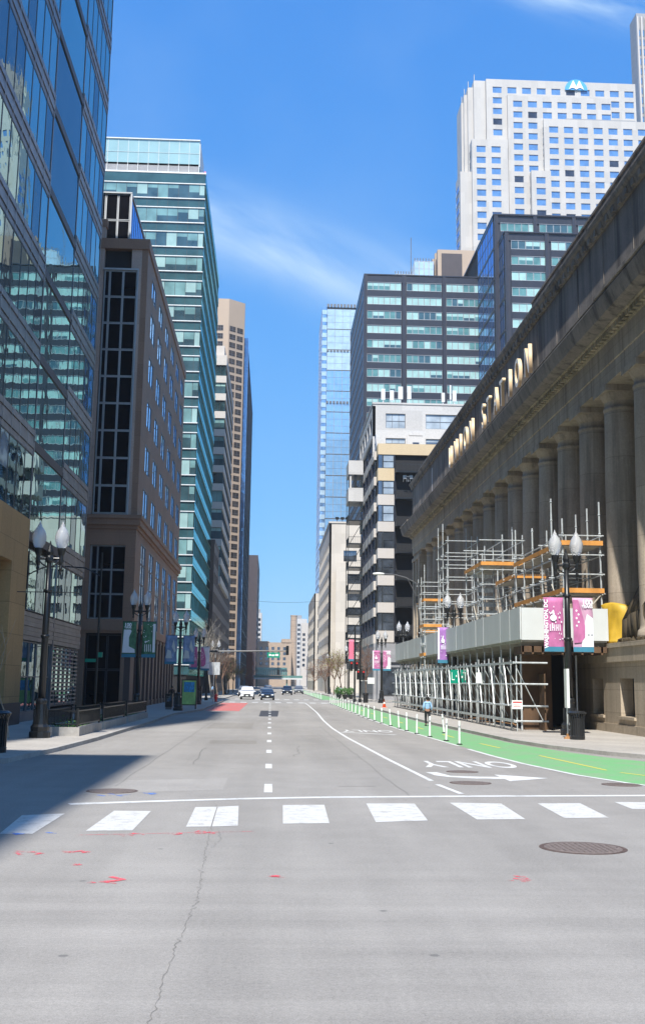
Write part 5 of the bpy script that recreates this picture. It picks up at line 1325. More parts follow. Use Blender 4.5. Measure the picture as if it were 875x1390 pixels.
# ================================================================ STREET LAMPS
def build_lamp(label, group, loc, sc, arms=None):
    root = thing('street_lamp', label, 'street lamp', loc, 0, group)
    b_ = MB().lathe(0, 0, [(.42, 0), (.42, .22), (.36, .26), (.38, .42), (.30, .52), (.27, .75), (.22, 1.15), (.20, 1.3), (.23, 1.36), (.23, 1.44), (.16, 1.52)], 12); 
    for k in range(8):
        t = k*math.pi/4; b_.box(.25*math.cos(t)-.03, .25*math.cos(t)+.03, .25*math.sin(t)-.03, .25*math.sin(t)+.03, .5, 1.1)
    b_.build('base', M['black_iron'], root, wpar=False, smooth=False)
    p_ = MB().lathe(0, 0, [(.15, 1.5), (.13, 4.5), (.10, 7.0)], 12).lathe(0, 0, [(.16, 0), (.19, .06), (.16, .12)], 12, 0, 3.9).lathe(0, 0, [(.15, 0), (.18, .06), (.15, .12)], 12, 0, 5.72)
    p_.build('pole', M['black_iron'], root, wpar=False, smooth=True)
    a_ = MB().lathe(0, 0, [(.11, 6.9), (.17, 6.98), (.17, 7.12), (.12, 7.2), (.15, 7.35), (.10, 7.5), (.06, 7.62), (.015, 7.8)], 10)
    a_.tube((-.5, 0, 7.08), (.5, 0, 7.08), .055, n=8)
    for s_ in (-1, 1):
        a_.path([(.1*s_, 0, 6.75), (.28*s_, 0, 6.85), (.45*s_, 0, 7.02)], .03)
        a_.lathe(.46*s_, 0, [(.015, 6.42), (.04, 6.5), (.03, 6.58), (.075, 6.68), (.05, 6.8), (.09, 6.95), (.09, 7.2), (.13, 7.28), (.17, 7.42), (.17, 7.5)], 10)
    a_.build('arm', M['black_iron'], root, wpar=False, smooth=False)
    for s_ in (-1, 1):
        g_ = MB().lathe(.46*s_, 0, [(.15, 7.5), (.24, 7.66), (.29, 7.86), (.28, 8.02), (.22, 8.2), (.13, 8.33), (.09, 8.38), (.085, 8.44), (.04, 8.5), (.012, 8.6)], 18)
        g_.build('globe', M['globe'], root, wpar=False, smooth=True)
    if arms:
        z0_, z1_, w_ = arms
        m_ = MB()
        for z_ in (z0_, z1_):
            if z_: m_.tube((-w_, 0, z_), (w_, 0, z_), .018)
        m_.build('banner_arm', M['black_iron'], root, wpar=False)
    root.scale = (sc,)*3
    return root
GL = 'double-globe street lamps along the street'
build_lamp('black double-globe lamp in the left foreground with bare banner arms', GL, (-8.85, 44.4, .13), .98, (None, 5.72, 1.22))
build_lamp('double-globe lamp on the left carrying the green banners beside the planters', GL, (-8.41, 72, .13), .93, (3.95, 6.38, 1.15))
build_lamp('stout dark double-globe lamp left carrying the blue-grey banners by the poster stand', GL, (-6.98, 86.7, .13), .89, (3.95, 6.38, 1.15))
build_lamp('left double-globe lamp carrying the pink and white banners', GL, (-7.03, 110.8, .13), .865, (3.95, 6.38, 1.15))
build_lamp('black double-globe lamp in the right foreground carrying two magenta banners', GL, (13.8, 51.7, .13), 1.105, (3.4, 5.75, 1.1))
build_lamp('double-globe lamp whose globes rise over the white canopy boards', GL, (13.1, 80, .13), 1.02)
build_lamp('right double-globe lamp by the traffic cone carrying pink banners', GL, (12.9, 131, .13), .98, (3.8, 5.9, 1.1))
build_lamp('double-globe lamp seen between the curved road lamp and the far balconies', GL, (17.2, 146, .13), 1.2)
for (x_, y_, t_) in ((-8.0, 163, 'left double-globe lamp among the bare trees past the first crossing'), (-8.0, 200, 'second double-globe lamp past the first crossing on the left'), (12.2, 176, 'small double-globe lamp below the black stacked balconies'), (12.0, 230, 'faraway double-globe lamp before the pale stone block')): build_lamp(t_, GL, (x_, y_, .13), .95)

def banner(label, loc, w, h, kind, facing='S', group='banners hanging from the street lamps'):
    root = thing('banner', label, 'banner', loc, 0, group)
    c = {'pinkL': 'banner_pink', 'pinkR': 'banner_pale', 'greenL': 'banner_green', 'greenR': 'banner_green', 'blue': 'banner_blue', 'pink': 'banner_pink', 'white': 'banner_white', 'purple': 'banner_purple', 'rose': 'banner_red'}[kind]
    mb = MB(); nx_, nz_ = 5, 10; k = 0
    for i in range(nx_+1):
        for j in range(nz_+1):
            x_ = -w/2+w*i/nx_; z_ = -h/2+h*j/nz_; mb.v.append((x_+.015*math.sin(j*1.3)*(i/nx_-.5)*2, .025*math.sin(j*.8+i)*math.sin(math.pi*j/nz_), z_))
    for i in range(nx_):
        for j in range(nz_): a_ = i*(nz_+1)+j; mb.f.append((a_, a_+nz_+1, a_+nz_+2, a_+1)); mb.m.append(0)
    o = mb.build('cloth', M[c], root, wpar=False, smooth=True); md = o.modifiers.new('s', 'SOLIDIFY'); md.thickness = .008; md.offset = 0
    MB().box(-w/2, w/2, -.045, .045, -h/2-.01, -h/2+h*.085).build('foot_strip', M['banner_strip'], root, wpar=False)
    r_ = random.Random(len(kind)*7+int(loc[1]))
    art = MB()
    def disc(x_, z_, rx, rz_, d=.05, n=14, m_=0): art.quad([(x_+rx*math.cos(2*math.pi*i/n), -d, z_+rz_*math.sin(2*math.pi*i/n)) for i in range(n)], m_)
    wh, pk = M['banner_white'], M['banner_pink']
    if kind in ('pinkL', 'purple', 'pink'):
        art.quad([(-w/2+.01, -.048, -h/2+h*.1), (-w/2+w*.17, -.048, -h/2+h*.1), (-w/2+w*.17, -.048, h/2-.03), (-w/2+.01, -.048, h/2-.03)], 1 if kind != 'pinkL' else 0) if kind != 'pinkL' else None
        # a domed pavilion drawing above an arcade, in pale spots
        disc(-.02*w, .12*h, .17*w, .06*h); disc(-.02*w, .22*h, .05*w, .05*h)
        for q in range(26): disc(r_.uniform(-.3*w, .45*w), r_.uniform(-.3*h, .34*h), r_.uniform(.015, .045)*w, r_.uniform(.008, .018)*h, .051+.0004*q, 8)
        for q in range(6): art.quad([((-.22+q*.1)*w, -.065, -.12*h), ((-.18+q*.1)*w, -.065, -.12*h), ((-.18+q*.1)*w, -.065, .0), ((-.22+q*.1)*w, -.065, .0)], 0)
        art.build('artwork', [wh, wh], root, wpar=False)
    elif kind in ('pinkR', 'white'):
        art.quad([(-.5*w, -.05, .46*h), (-.22*w, -.05, .46*h), (.02*w, -.05, .12*h), (.1*w, -.05, -.02*h), (.08*w, -.05, -.24*h), (-.12*w, -.05, -.33*h), (-.46*w, -.05, -.34*h)], 0)
        art.quad([(-.1*w, -.047, -.41*h), (.495*w, -.047, -.41*h), (.495*w, -.047, .12*h), (.2*w, -.047, .2*h), (.06*w, -.047, .0)], 1)
        for q in range(5): disc((-.32+.1*(q % 2))*w, (.26-.07*q)*h, .05*w, .02*h, .056+q*.001, 10, 1)
        art.quad([(.22*w, -.05, -.2*h), (.3*w, -.05, -.2*h), (.3*w, -.05, -.18*h), (.22*w, -.05, -.18*h)], 2)
        art.quad([(.38*w, -.05, -.2*h), (.46*w, -.05, -.2*h), (.46*w, -.05, -.18*h), (.38*w, -.05, -.18*h)], 2)
        art.build('artwork', [M['banner_pink'] if kind == 'pinkR' else M['banner_pink'], wh, M['black_iron']], root, wpar=False)
    elif kind == 'greenL':
        art.quad([(-.48*w, -.05, -.38*h), (.45*w, -.05, -.38*h), (.42*w, -.05, -.28*h), (0, -.05, -.2*h), (-.02*w, -.05, .05*h), (.15*w, -.05, .22*h), (.1*w, -.05, .27*h), (-.4*w, -.05, .27*h), (-.44*w, -.05, -.1*h)], 0)
        art.build('artwork', [M['banner_white']], root, wpar=False)
    elif kind == 'greenR':
        art.quad([(.28*w, -.05, -.36*h), (.46*w, -.05, -.36*h), (.46*w, -.05, .44*h), (.28*w, -.05, .44*h)], 0)
        for q in range(4): art.quad([((-.3+q*.14)*w, -.055, -.34*h), ((-.25+q*.14)*w, -.055, -.34*h), ((-.25+q*.14)*w, -.055, -.14*h), ((-.3+q*.14)*w, -.055, -.14*h)], 0)
        for q in range(14): disc(r_.uniform(-.45*w, .25*w), r_.uniform(-.12*h, .44*h), r_.uniform(.02, .05)*w, r_.uniform(.008, .02)*h, .051+.0004*q, 7)
        art.build('artwork', [M['banner_white']], root, wpar=False)
    elif kind == 'blue':
        art.quad([(-.45*w, -.05, -.3*h), (.1*w, -.05, -.3*h), (.0*w, -.05, -.05*h), (-.3*w, -.05, 0)], 0); art.quad([(.05*w, -.052, .1*h), (.3*w, -.052, -.1*h), (.42*w, -.052, -.05*h), (.2*w, -.052, .35*h)], 0)
        art.build('artwork', [M['sheet_white']], root, wpar=False)
    if kind == 'pinkL':
        art2 = MB(); art2.quad([(-w/2+.005, -.046, -h/2+h*.1), (-w/2+w*.16, -.046, -h/2+h*.1), (-w/2+w*.16, -.046, h/2-.03), (-w/2+.005, -.046, h/2-.03)]); art2.build('side_stripe', M['banner_pink'], root, wpar=False)
        face_text(root, 'WASHINGTON, DC', .25, M['logo_white'], 'S', .055, -w/2+w*.11, .02, .008, 1.02, math.pi/2)

    if kind in ('pinkR', 'white'):
        face_text(root, '100', .36*w, M['logo_white'] if kind == 'pinkR' else M['logo_white'], 'S', .062, .22*w, .41*h, .01); face_text(root, 'YEARS', .19*w, M['logo_white'], 'S', .062, .22*w, .335*h, .006)
    if kind == 'greenL': face_text(root, '100', .34*w, M['logo_white'], 'S', .062, -.12*w, .40*h, .01); face_text(root, 'YEARS', .18*w, M['logo_white'], 'S', .062, -.12*w, .325*h, .006)
    return root
zc = 5.18
banner('magenta banner with white lettering up its edge, left side of the right foreground lamp', (13.8-.66, 51.7, zc), .92, 2.5, 'pinkL')
banner('magenta and white banner reading 100 YEARS on the right foreground lamp', (13.8+.72, 51.7, zc), .95, 2.5, 'pinkR')
banner('green and white banner reading 100 YEARS on the second left lamp', (-8.41-.63, 72, 4.93), .88, 2.25, 'greenL'); banner('dark green banner with a white figure on the street side of the second left lamp', (-8.41+.62, 72, 4.93), .86, 2.25, 'greenR')
banner('blue-grey banner on the pavement side of the stout dark left lamp', (-6.98-.68, 86.7, 4.72), .9, 2.2, 'blue'); banner('blue-grey banner on the street side of the stout dark left lamp', (-6.98+.66, 86.7, 4.72), .9, 2.2, 'blue')
banner('small pink banner beside the fourth left lamp', (-7.03-.55, 110.8, 4.6), .75, 2.2, 'pink'); banner('white and pink banner on the street side of the fourth left lamp', (-7.03+.58, 110.8, 4.55), .86, 2.3, 'white')
banner('pink patterned banner left of the lamp by the traffic cone', (12.9-.62, 131, 5.0), .9, 2.3, 'pink'); banner('pink and white banner right of the lamp by the traffic cone', (12.9+.62, 131, 5.0), .9, 2.3, 'pinkR')
bp_ = banner('narrow purple banner with a white edge hanging over the scaffold fence', (12.2, 79.4, 5.1), .78, 2.5, 'purple')
banner('rose-red banner on the thin post below the black balconies', (10.0, 140, 6.4), .62, 2.6, 'rose')
# ---------------------------------------------------------------- curved road lamp
cb_ = thing('road_lamp', 'tall dark road lamp whose curved arm reaches left with a white lamp head', 'street lamp', (13.2, 100, .13))
MB().lathe(0, 0, [(.2, 0), (.2, .5), (.13, .6), (.10, 6), (.075, 11.2)], 10).build('pole', M['black_iron'], cb_, wpar=False, smooth=True)
MB().path([(0, 0, 11.0), (-.5, 0, 11.35), (-1.2, 0, 11.7), (-2.2, 0, 11.95), (-3.3, 0, 12.0)], .045).tube((-.3, 0, 10.2), (-1.0, 0, 11.55), .03).build('curved_arm', M['mid_mullion'], cb_, wpar=False)
hd = MB(); hd.lathe(0, 0, [(.02, -.12), (.22, -.1), (.3, -.02), (.26, .08), (.05, .13)], 14); hd.v = [(v[0]*1.9-3.65, v[1], v[2]+11.98) for v in hd.v]; hd.build('lamp_head', M['white_plastic'], cb_, wpar=False, smooth=True)
MB().box(-.35, .1, -.15, .12, 4.55, 5.2).box(-.3, -.1, -.12, .1, 9.4, 10.0).build('control_box', M['black_iron'], cb_, wpar=False)

# ---------------------------------------------------------------- traffic signals
def signal_head(mb, x_, y_, z_, m=0):
    mb.box(x_-.17, x_+.17, y_-.1, y_+.1, z_-.55, z_+.55, m)
    for k in range(3): mb.tube((x_, y_-.1, z_-.36+k*.36), (x_, y_-.28, z_-.36+k*.36), .13, .14, 10, m)
ts = thing('traffic_signal', 'traffic signal on a long horizontal mast arm reaching over the far crossing from the left', 'traffic light', (-7.6, 135, .13))
MB().lathe(0, 0, [(.22, 0), (.22, .3), (.14, .4), (.11, 6.4)], 10).build('pole', M['black_iron'], ts, wpar=False)
MB().tube((0, 0, 5.75), (9.6, 0, 5.95), .10, .06, 8).build('mast_arm', M['black_iron'], ts, wpar=False)
q_ = MB(); signal_head(q_, 9.55, 0, 6.0); signal_head(q_, 6.9, 0, 3.4) if False else None; q_.build('signal_head', M['black_iron'], ts, wpar=False)
MB().tube((8.5, 0, 5.9), (8.5, 0, 3.6), .03).box(8.38, 8.62, -.1, .1, 3.1, 3.7).build('hanging_signal', M['black_iron'], ts, wpar=False)
sg_ = sign_panel('street_name_sign', 'green street name sign hung under the mast arm of the far signal', 'street sign', (.3, 134.8, 5.55), 1.5, .62, M['sign_green'], 'S')
MB().box(-.55, -.3, -.03, -.021, -.1, .12).box(-.22, .12, -.03, -.021, -.12, .06).box(.2, .58, -.03, -.021, -.1, .14).build('white_marks', M['white_plastic'], sg_, wpar=False)
for (x_, y_, h_, lab) in ((9.9, 132.8, 9.0, 'tall dark signal post by the planters, right of the far crossing, the nearer of two'), (10.6, 133.6, 7.2, 'dark signal post with red signals and a white sign behind the rose banner')):
    t_ = thing('signal_post', lab, 'traffic light', (x_, y_, .13))
    MB().lathe(0, 0, [(.2, 0), (.2, .4), (.12, .5), (.09, h_)], 9).build('pole', M['black_iron'], t_, wpar=False)
    q_ = MB(); signal_head(q_, -.4, 0, 4.2); signal_head(q_, .4, 0, 3.2); q_.tube((-.4, 0, 4.2), (.4, 0, 4.2), .03); q_.build('signal_head', M['black_iron'], t_, wpar=False)
    MB().tube((-.4, -.28, 4.56), (-.4, -.3, 4.56), .11, n=10).build('red_lens', M['red'], t_, wpar=False); MB().tube((.4, -.28, 3.56), (.4, -.3, 3.56), .11, n=10).build('red_lens', M['red'], t_, wpar=False)
    if x_ > 10.2: MB().box(.9, 1.7, -.03, .03, 2.2, 2.9).box(0, .9, -.015, .015, 2.5, 2.56).build('sign_plate', M['white_plastic'], t_, wpar=False)
# left: thin posts, signs
t_ = thing('sign_post', 'thin black post with a green street name plate in front of the brown building', 'street sign', (-10.7, 70, .13))
MB().lathe(0, 0, [(.14, 0), (.14, .6), (.08, .7), (.055, 10.1)], 8).path([(0, 0, 8.6), (-1.0, 0, 9.1), (-2.6, 0, 9.2)], .04).build('pole', M['black_iron'], t_, wpar=False)
MB().box(-.75, -.03, -.02, .02, 3.3, 3.5).box(.05, .3, -.1, .1, 3.6, 3.9).build('name_plate', M['sign_green'], t_, wpar=False)
for (x_, y_, lab, hs_) in ((-5.9, 118, 'pair of grey sign backs on a thin post at the left kerb', 1),):
    t_ = thing('sign_post', lab, 'street sign', (x_, y_, .13)); MB().tube((0, 0, 0), (0, 0, 4.2), .045).build('pole', M['galv'], t_, wpar=False)
    MB().box(-.62, -.06, -.03, -.01, 2.9, 4.2).build('sign_plate', M['galv'], t_, wpar=False); MB().box(.04, .6, -.03, -.01, 2.9, 4.2).build('sign_plate', M['galv'], t_, wpar=False)
t_ = thing('sign_post', 'slim white post with its narrow sign seen edge-on before the right foreground lamp', 'street sign', (12.75, 48.2, .13))
MB().tube((0, 0, .12), (0, 0, 1.4), .035).build('pole', M['galv'], t_, wpar=False); MB().box(-.05, .06, -.22, .22, 1.3, 2.95).build('sign_plate', M['white_plastic'], t_, wpar=False); MB().lathe(0, 0, [(.18, 0), (.16, .06), (.07, .1), (.06, .22)], 10).build('base', M['rust'], t_, wpar=False)
# poster stand
t_ = thing('poster_stand', 'freestanding poster case with a green and blue poster on the left pavement', 'advertising stand', (-6.55, 92, .13))
MB().box(-.62, .62, -.12, .12, .3, 2.35).box(-.6, -.5, -.1, .1, 0, .3).box(.5, .6, -.1, .1, 0, .3).build('case', M['black_iron'], t_, wpar=False)
MB().box(-.54, .54, -.135, -.121, .38, 2.27).build('poster', M['screen_green'], t_, wpar=False); MB().box(-.42, .42, -.15, -.136, 1.35, 2.15).build('poster_picture', M['screen_blue'], t_, wpar=False)
# dark newspaper boxes near it
for i, (x_, y_, c_, lab) in enumerate([(-8.0, 90.3, 'black_iron', 'dark newspaper box just left of the stout lamp'), (-7.9, 97, 'black_iron', 'black newspaper box behind the poster stand'), (-7.6, 122, 'black_iron', 'tall black utility box beside the grey sign backs'), (-8.6, 127, 'black_iron', 'second black utility box past the grey sign backs')]):
    b_ = thing('street_box', lab, 'box', (x_, y_, .13)); h_ = 1.15 if i < 2 else 1.7
    MB().box(-.28, .28, -.22, .22, .18, h_).prism([(-.3, -.24), (.3, -.24), (.3, .24), (-.3, .24)], h_, h_+.07, bottom=True).build('cabinet', M[c_], b_, wpar=False); MB().box(-.24, .24, -.2, .2, 0, .18).build('stand', M['mid_mullion'], b_, wpar=False)
    MB().box(-.2, .2, -.235, -.221, h_*.55, h_*.9).build('window', M['gW'], b_, wpar=False)
# hydrant
t_ = thing('fire_hydrant', 'red fire hydrant at the left kerb before the far crossing', 'fire hydrant', (-6.0, 126, .13))
MB().lathe(0, 0, [(.2, 0), (.2, .05), (.14, .08), (.14, .6), (.18, .62), (.18, .68), (.13, .8), (.05, .88), (.04, .93)], 12).tube((-.24, 0, .45), (.24, 0, .45), .07, n=8).tube((0, -.22, .42), (0, 0, .42), .09, n=8).build('body', M['red'], t_, wpar=False)

# litter bins
def bin_(label, loc, s_=1.0):
    root = thing('litter_bin', label, 'litter bin', loc, 0, 'slatted black litter bins')
    b_ = MB(); n = 20
    for i in range(n):
        t = 2*math.pi*i/n; c, q = math.cos(t), math.sin(t)
        b_.path([(.27*c, .27*q, .12), (.27*c, .27*q, .75), (.30*c, .30*q, .95), (.36*c, .36*q, 1.05)], .022, 4)
    b_.build('slats', M['black_iron'], root, wpar=False)
    MB().lathe(0, 0, [(.25, .05), (.24, .9)], 16).build('liner', M['rubber'], root, wpar=False)
    MB().lathe(0, 0, [(.29, 0), (.30, .14), (.27, .16)], 20).build('foot_ring', M['black_iron'], root, wpar=False)
    MB().lathe(0, 0, [(.37, 1.03), (.38, 1.06), (.30, 1.12), (.16, 1.13)], 20).build('rim', M['black_iron'], root, wpar=False)
    root.scale = (s_,)*3
    return root
bin_('slatted black litter bin beside the right foreground lamp', (13.0, 47.6, .13), 1.05)
bin_('black slatted bin cut off by the left edge of the picture', (-8.35, 35.3, .13), 1.12)
bin_('black bin by the signal posts at the far right crossing', (11.1, 131.5, .13), 1.0)
# traffic cone
t_ = thing('traffic_cone', 'orange traffic cone standing on the right pavement before the scaffold fence', 'traffic cone', (10.9, 108, .13))
MB().lathe(0, 0, [(.17, .03), (.03, .8)], 14).build('cone', M['orange'], t_, wpar=False, smooth=True); MB().box(-.24, .24, -.24, .24, 0, .035).build('base', M['orange'], t_, wpar=False); MB().lathe(0, 0, [(.118, .35), (.085, .5)], 14).build('reflective_band', M['white_plastic'], t_, wpar=False)

# ---------------------------------------------------------------- flexible lane posts
def post(loc, label=None):
    root = thing('lane_post', label or 'slim white flexible post in the row edging the green bike lane', 'bollard', loc, 0, 'white posts edging the bike lane')
    MB().lathe(0, 0, [(.12, 0), (.12, .03), (.05, .05)], 12).build('base', M['rubber'], root, wpar=False)
    MB().lathe(0, 0, [(.042, .04), (.042, .88), (.03, .92)], 10).build('tube', M['white_plastic'], root, wpar=False, smooth=False)
    MB().lathe(0, 0, [(.044, .66), (.044, .74)], 10).build('band', M['alu'], root, wpar=False)
    return root
pp = [(7.54, 45.0), (7.45, 47.8), (7.25, 51.3), (7.05, 54.3), (6.95, 57.5), (6.9, 60.5), (6.82, 64), (6.72, 68), (6.66, 72), (6.6, 76)]
y_ = 80
while y_ < 131: pp.append((6.62+(y_-80)*.006, y_)); y_ += 4.2
y_ = 158
while y_ < 262: pp.append((7.15, y_)); y_ += 6
p0 = post((pp[0][0], pp[0][1], .004), 'nearest white flexible post, alone at the end of the row edging the bike lane')
for i, (x_, y_) in enumerate(pp[1:]):
    r_ = dup(p0, (x_, y_, .004), 0, 'slim white flexible post in the row edging the green bike lane')
    r_.rotation_euler = (random.uniform(-.07, .07), random.uniform(-.08, .08), 0)
pd = dup(p0, (8.55, 55.5, .004), 0, 'white post leaning beside the pedestrian in the bike lane'); pd.rotation_euler = (0, -.1, 0)

# ---------------------------------------------------------------- planters with low fences, left
def planter(x0, y0, x1, y1, label):
    cx_, cy_ = (x0+x1)/2, (y0+y1)/2; root = thing('planter_bed', label, 'planter', (cx_, cy_, .13), 0, 'fenced planter beds on the left kerb')
    w_ = 1.5; L_ = math.hypot(x1-x0, y1-y0); an = math.atan2(y1-y0, x1-x0)-math.pi/2
    root.rotation_euler = (0, 0, an)
    k = MB(); k.box(-w_/2, w_/2, -L_/2, -L_/2+.22, 0, .34); k.box(-w_/2, w_/2, L_/2-.22, L_/2, 0, .34); k.box(-w_/2, -w_/2+.22, -L_/2+.22, L_/2-.22, 0, .34); k.box(w_/2-.22, w_/2, -L_/2+.22, L_/2-.22, 0, .34)
    k.build('curb', M['kerb'], root, wpar=False)
    MB().box(-w_/2+.22, w_/2-.22, -L_/2+.22, L_/2-.22, 0, .24).build('soil', M['soil'], root, wpar=False)
    f = MB()
    for xx in (-w_/2+.12, w_/2-.12):
        for zz in (.42, .95): f.box(xx-.02, xx+.02, -L_/2+.1, L_/2-.1, zz, zz+.05)
        n = int(L_/.14)
        for q in range(n+1): f.box(xx-.01, xx+.01, -L_/2+.1+q*(L_-.2)/n-.01, -L_/2+.1+q*(L_-.2)/n+.01, .44, .95)
        for q in (0, 1): f.box(xx-.035, xx+.035, -L_/2+.08+q*(L_-.22), -L_/2+.15+q*(L_-.22), .3, 1.08)
    for yy_ in (-L_/2+.12, L_/2-.12):
        for zz in (.42, .95): f.box(-w_/2+.14, w_/2-.14, yy_-.02, yy_+.02, zz+.001, zz+.049)
        for q in range(9): f.box(-w_/2+.2+q*.135, -w_/2+.22+q*.135, yy_-.01, yy_+.01, .44, .95)
    f.build('fence', M['black_iron'], root, wpar=False)
    lf = MB(); r_ = random.Random(int(y0))
    for q in range(260):
        a_, b_, c_ = r_.uniform(-w_/2+.25, w_/2-.25), r_.uniform(-L_/2+.3, L_/2-.3), .24+abs(r_.gauss(0, .16)); d = .06
        v = Vector((r_.uniform(-1, 1), r_.uniform(-1, 1), r_.uniform(-.3, 1))).normalized()*d; u_ = v.orthogonal().normalized()*d*.5
        p_ = Vector((a_, b_, c_)); lf.quad([p_-v, p_+u_, p_+v, p_-u_])
    lf.build('ground_leaves', M['leaf'], root, wpar=False)
    return root
planter(-8.35, 46.0, -8.25, 51.4, 'nearest fenced planter bed, its rounded end beside the left foreground lamp')
planter(-8.3, 52.6, -8.2, 59.6, 'middle fenced planter bed of the row on the left kerb')
planter(-8.25, 60.8, -8.15, 69.5, 'farthest fenced planter bed of the row, ending at the second left lamp')

# ---------------------------------------------------------------- trees
def tree(name, label, loc, h, seed, bark, twig, spread=.5, depth=5, thick=.11, group=None, leaves=None, nleaf=0, first=.35, lean=0):
    r_ = random.Random(seed); root = thing(name, label, 'tree', loc, 0, group)
    tr = MB(); cr = MB(); tips = []
    def grow(p, d, L, rad, lev):
        n = 3; q = p.copy(); dd = d.copy()
        for i in range(n):
            dd = (dd+Vector((r_.gauss(0, .1), r_.gauss(0, .1), r_.gauss(0, .06)+.03))).normalized(); e = q+dd*L/n
            ra, rb_ = rad*(1-.35*i/n), rad*(1-.35*(i+1)/n)
            (tr if lev == 0 else cr).tube(q, e, max(ra, .008), max(rb_, .007), 6 if lev < 2 else 3, 0, False)
            if lev >= depth-2: tips.append(e.copy())
            if lev > 0 and lev < depth and i < n-1 and r_.random() < .75:
                t = r_.uniform(0, 6.28); o_ = dd.orthogonal().normalized(); o_.rotate(__import__('mathutils').Quaternion(dd, t)); grow(e, (dd*.7+o_*spread).normalized(), L*.55, rb_*.55, lev+1)
            q = e
        if lev < depth:
            k = r_.choice((2, 3)) if lev else 4
            for i in range(k):
                t = 6.28*i/k+r_.uniform(-.5, .5); o_ = dd.orthogonal().normalized(); o_.rotate(__import__('mathutils').Quaternion(dd, t))
                grow(q, (dd+o_*spread*r_.uniform(.7, 1.3)).normalized(), L*r_.uniform(.6, .82), rad*.62, lev+1)
    grow(Vector((0, 0, 0)), Vector((lean, 0, 1)).normalized(), h*first, thick, 0)
    tr.build('trunk', M[bark], root, wpar=False); cr.build('crown', M[twig], root, wpar=False)
    if leaves:
        lf = MB()
        for q in range(nleaf):
            p_ = r_.choice(tips)+Vector((r_.gauss(0, .12), r_.gauss(0, .12), r_.gauss(0, .12))); v = Vector((r_.uniform(-1, 1), r_.uniform(-1, 1), r_.uniform(-1, 1))).normalized()*.07; u_ = v.orthogonal().normalized()*.05
            lf.quad([p_-v, p_+u_, p_+v, p_-u_])
        lf.build('buds', M[leaves], root, wpar=False)['kind'] = 'stuff'
    return root
tree('young_tree', 'very thin leafless sapling on the left pavement before the stone portal', (-9.75, 43.2, .13), 3.6, 5, 'bark_pale', 'bark_pale', .4, 2, .03, first=.6)
GT = 'bare street trees along the far pavements'
tl = [(-8.1, 156.5, 13, 'pale leafless tree just past the left end of the mast arm', 'bark_pale', 'bark_pale', None), (-7.9, 171, 9.5, 'low bushy leafless tree with pinkish twigs left of the cars', 'bark', 'twig_red', None), (-7.7, 186, 10, 'leafless tree third in the left row past the crossing', 'bark', 'twig_red', None), (-7.6, 205, 9, 'tree coming into yellow-green leaf left of the cars', 'bark', 'twig_red', 'leaf_yellow'), (-7.6, 232, 9, 'last dark tree of the left row before the rail bridge', 'bark', 'twig_red', 'leaf_yellow'),
      (12.6, 148, 9.5, 'bare brown tree in front of the black balconies', 'bark', 'twig_red', None), (12.2, 190, 11, 'bare reddish tree before the pale stone block', 'bark', 'twig_red', 'leaf_yellow'), (12.0, 214, 11, 'second bare tree before the pale stone block', 'bark', 'twig_red', None), (11.8, 240, 10, 'third bare tree along the right far pavement', 'bark', 'twig_red', None), (11.6, 300, 10, 'bare tree far down the right pavement', 'bark', 'twig_red', None), (-7.5, 300, 9, 'bare tree far down the left pavement', 'bark', 'twig_red', None)]
for i, (x_, y_, h_, lab, bk, tw, lv_) in enumerate(tl):
    tree('street_tree', lab, (x_, y_, .13), h_, 11+i, bk, tw, .55, 5, .13, GT, lv_, 700 if lv_ else 0, .26)
# shrubs in pots by the far crossing
for i, (x_, y_) in enumerate([(9.7, 160), (10.6, 160.5), (11.5, 161)]):
    t_ = thing('potted_shrub', ['round green shrub in a pot, left of the three at the far right crossing', 'round green shrub in a pot, middle of the three at the far right crossing', 'round green shrub in a pot, right of the three at the far right crossing'][i], 'potted plant', (x_, y_, .13), 0, 'potted shrubs at the far crossing')
    MB().lathe(0, 0, [(.25, 0), (.38, .55), (.4, .6)], 12).build('pot', M['black_iron'], t_, wpar=False)
    lf = MB(); r_ = random.Random(i)
    for q in range(520):
        v = Vector((r_.gauss(0, 1), r_.gauss(0, 1), r_.gauss(0, 1))).normalized(); p_ = v*r_.uniform(.35, .68)*(1+.15*math.sin(5*v.x+3*v.z)); p_.z = p_.z*.85+1.1; a_ = Vector((r_.uniform(-1, 1), r_.uniform(-1, 1), r_.uniform(-1, 1))).normalized()*.08; b_ = a_.orthogonal().normalized()*.05
        lf.quad([p_-a_, p_+b_, p_+a_, p_-b_])
    lf.build('foliage', M['leaf'], t_, wpar=False)

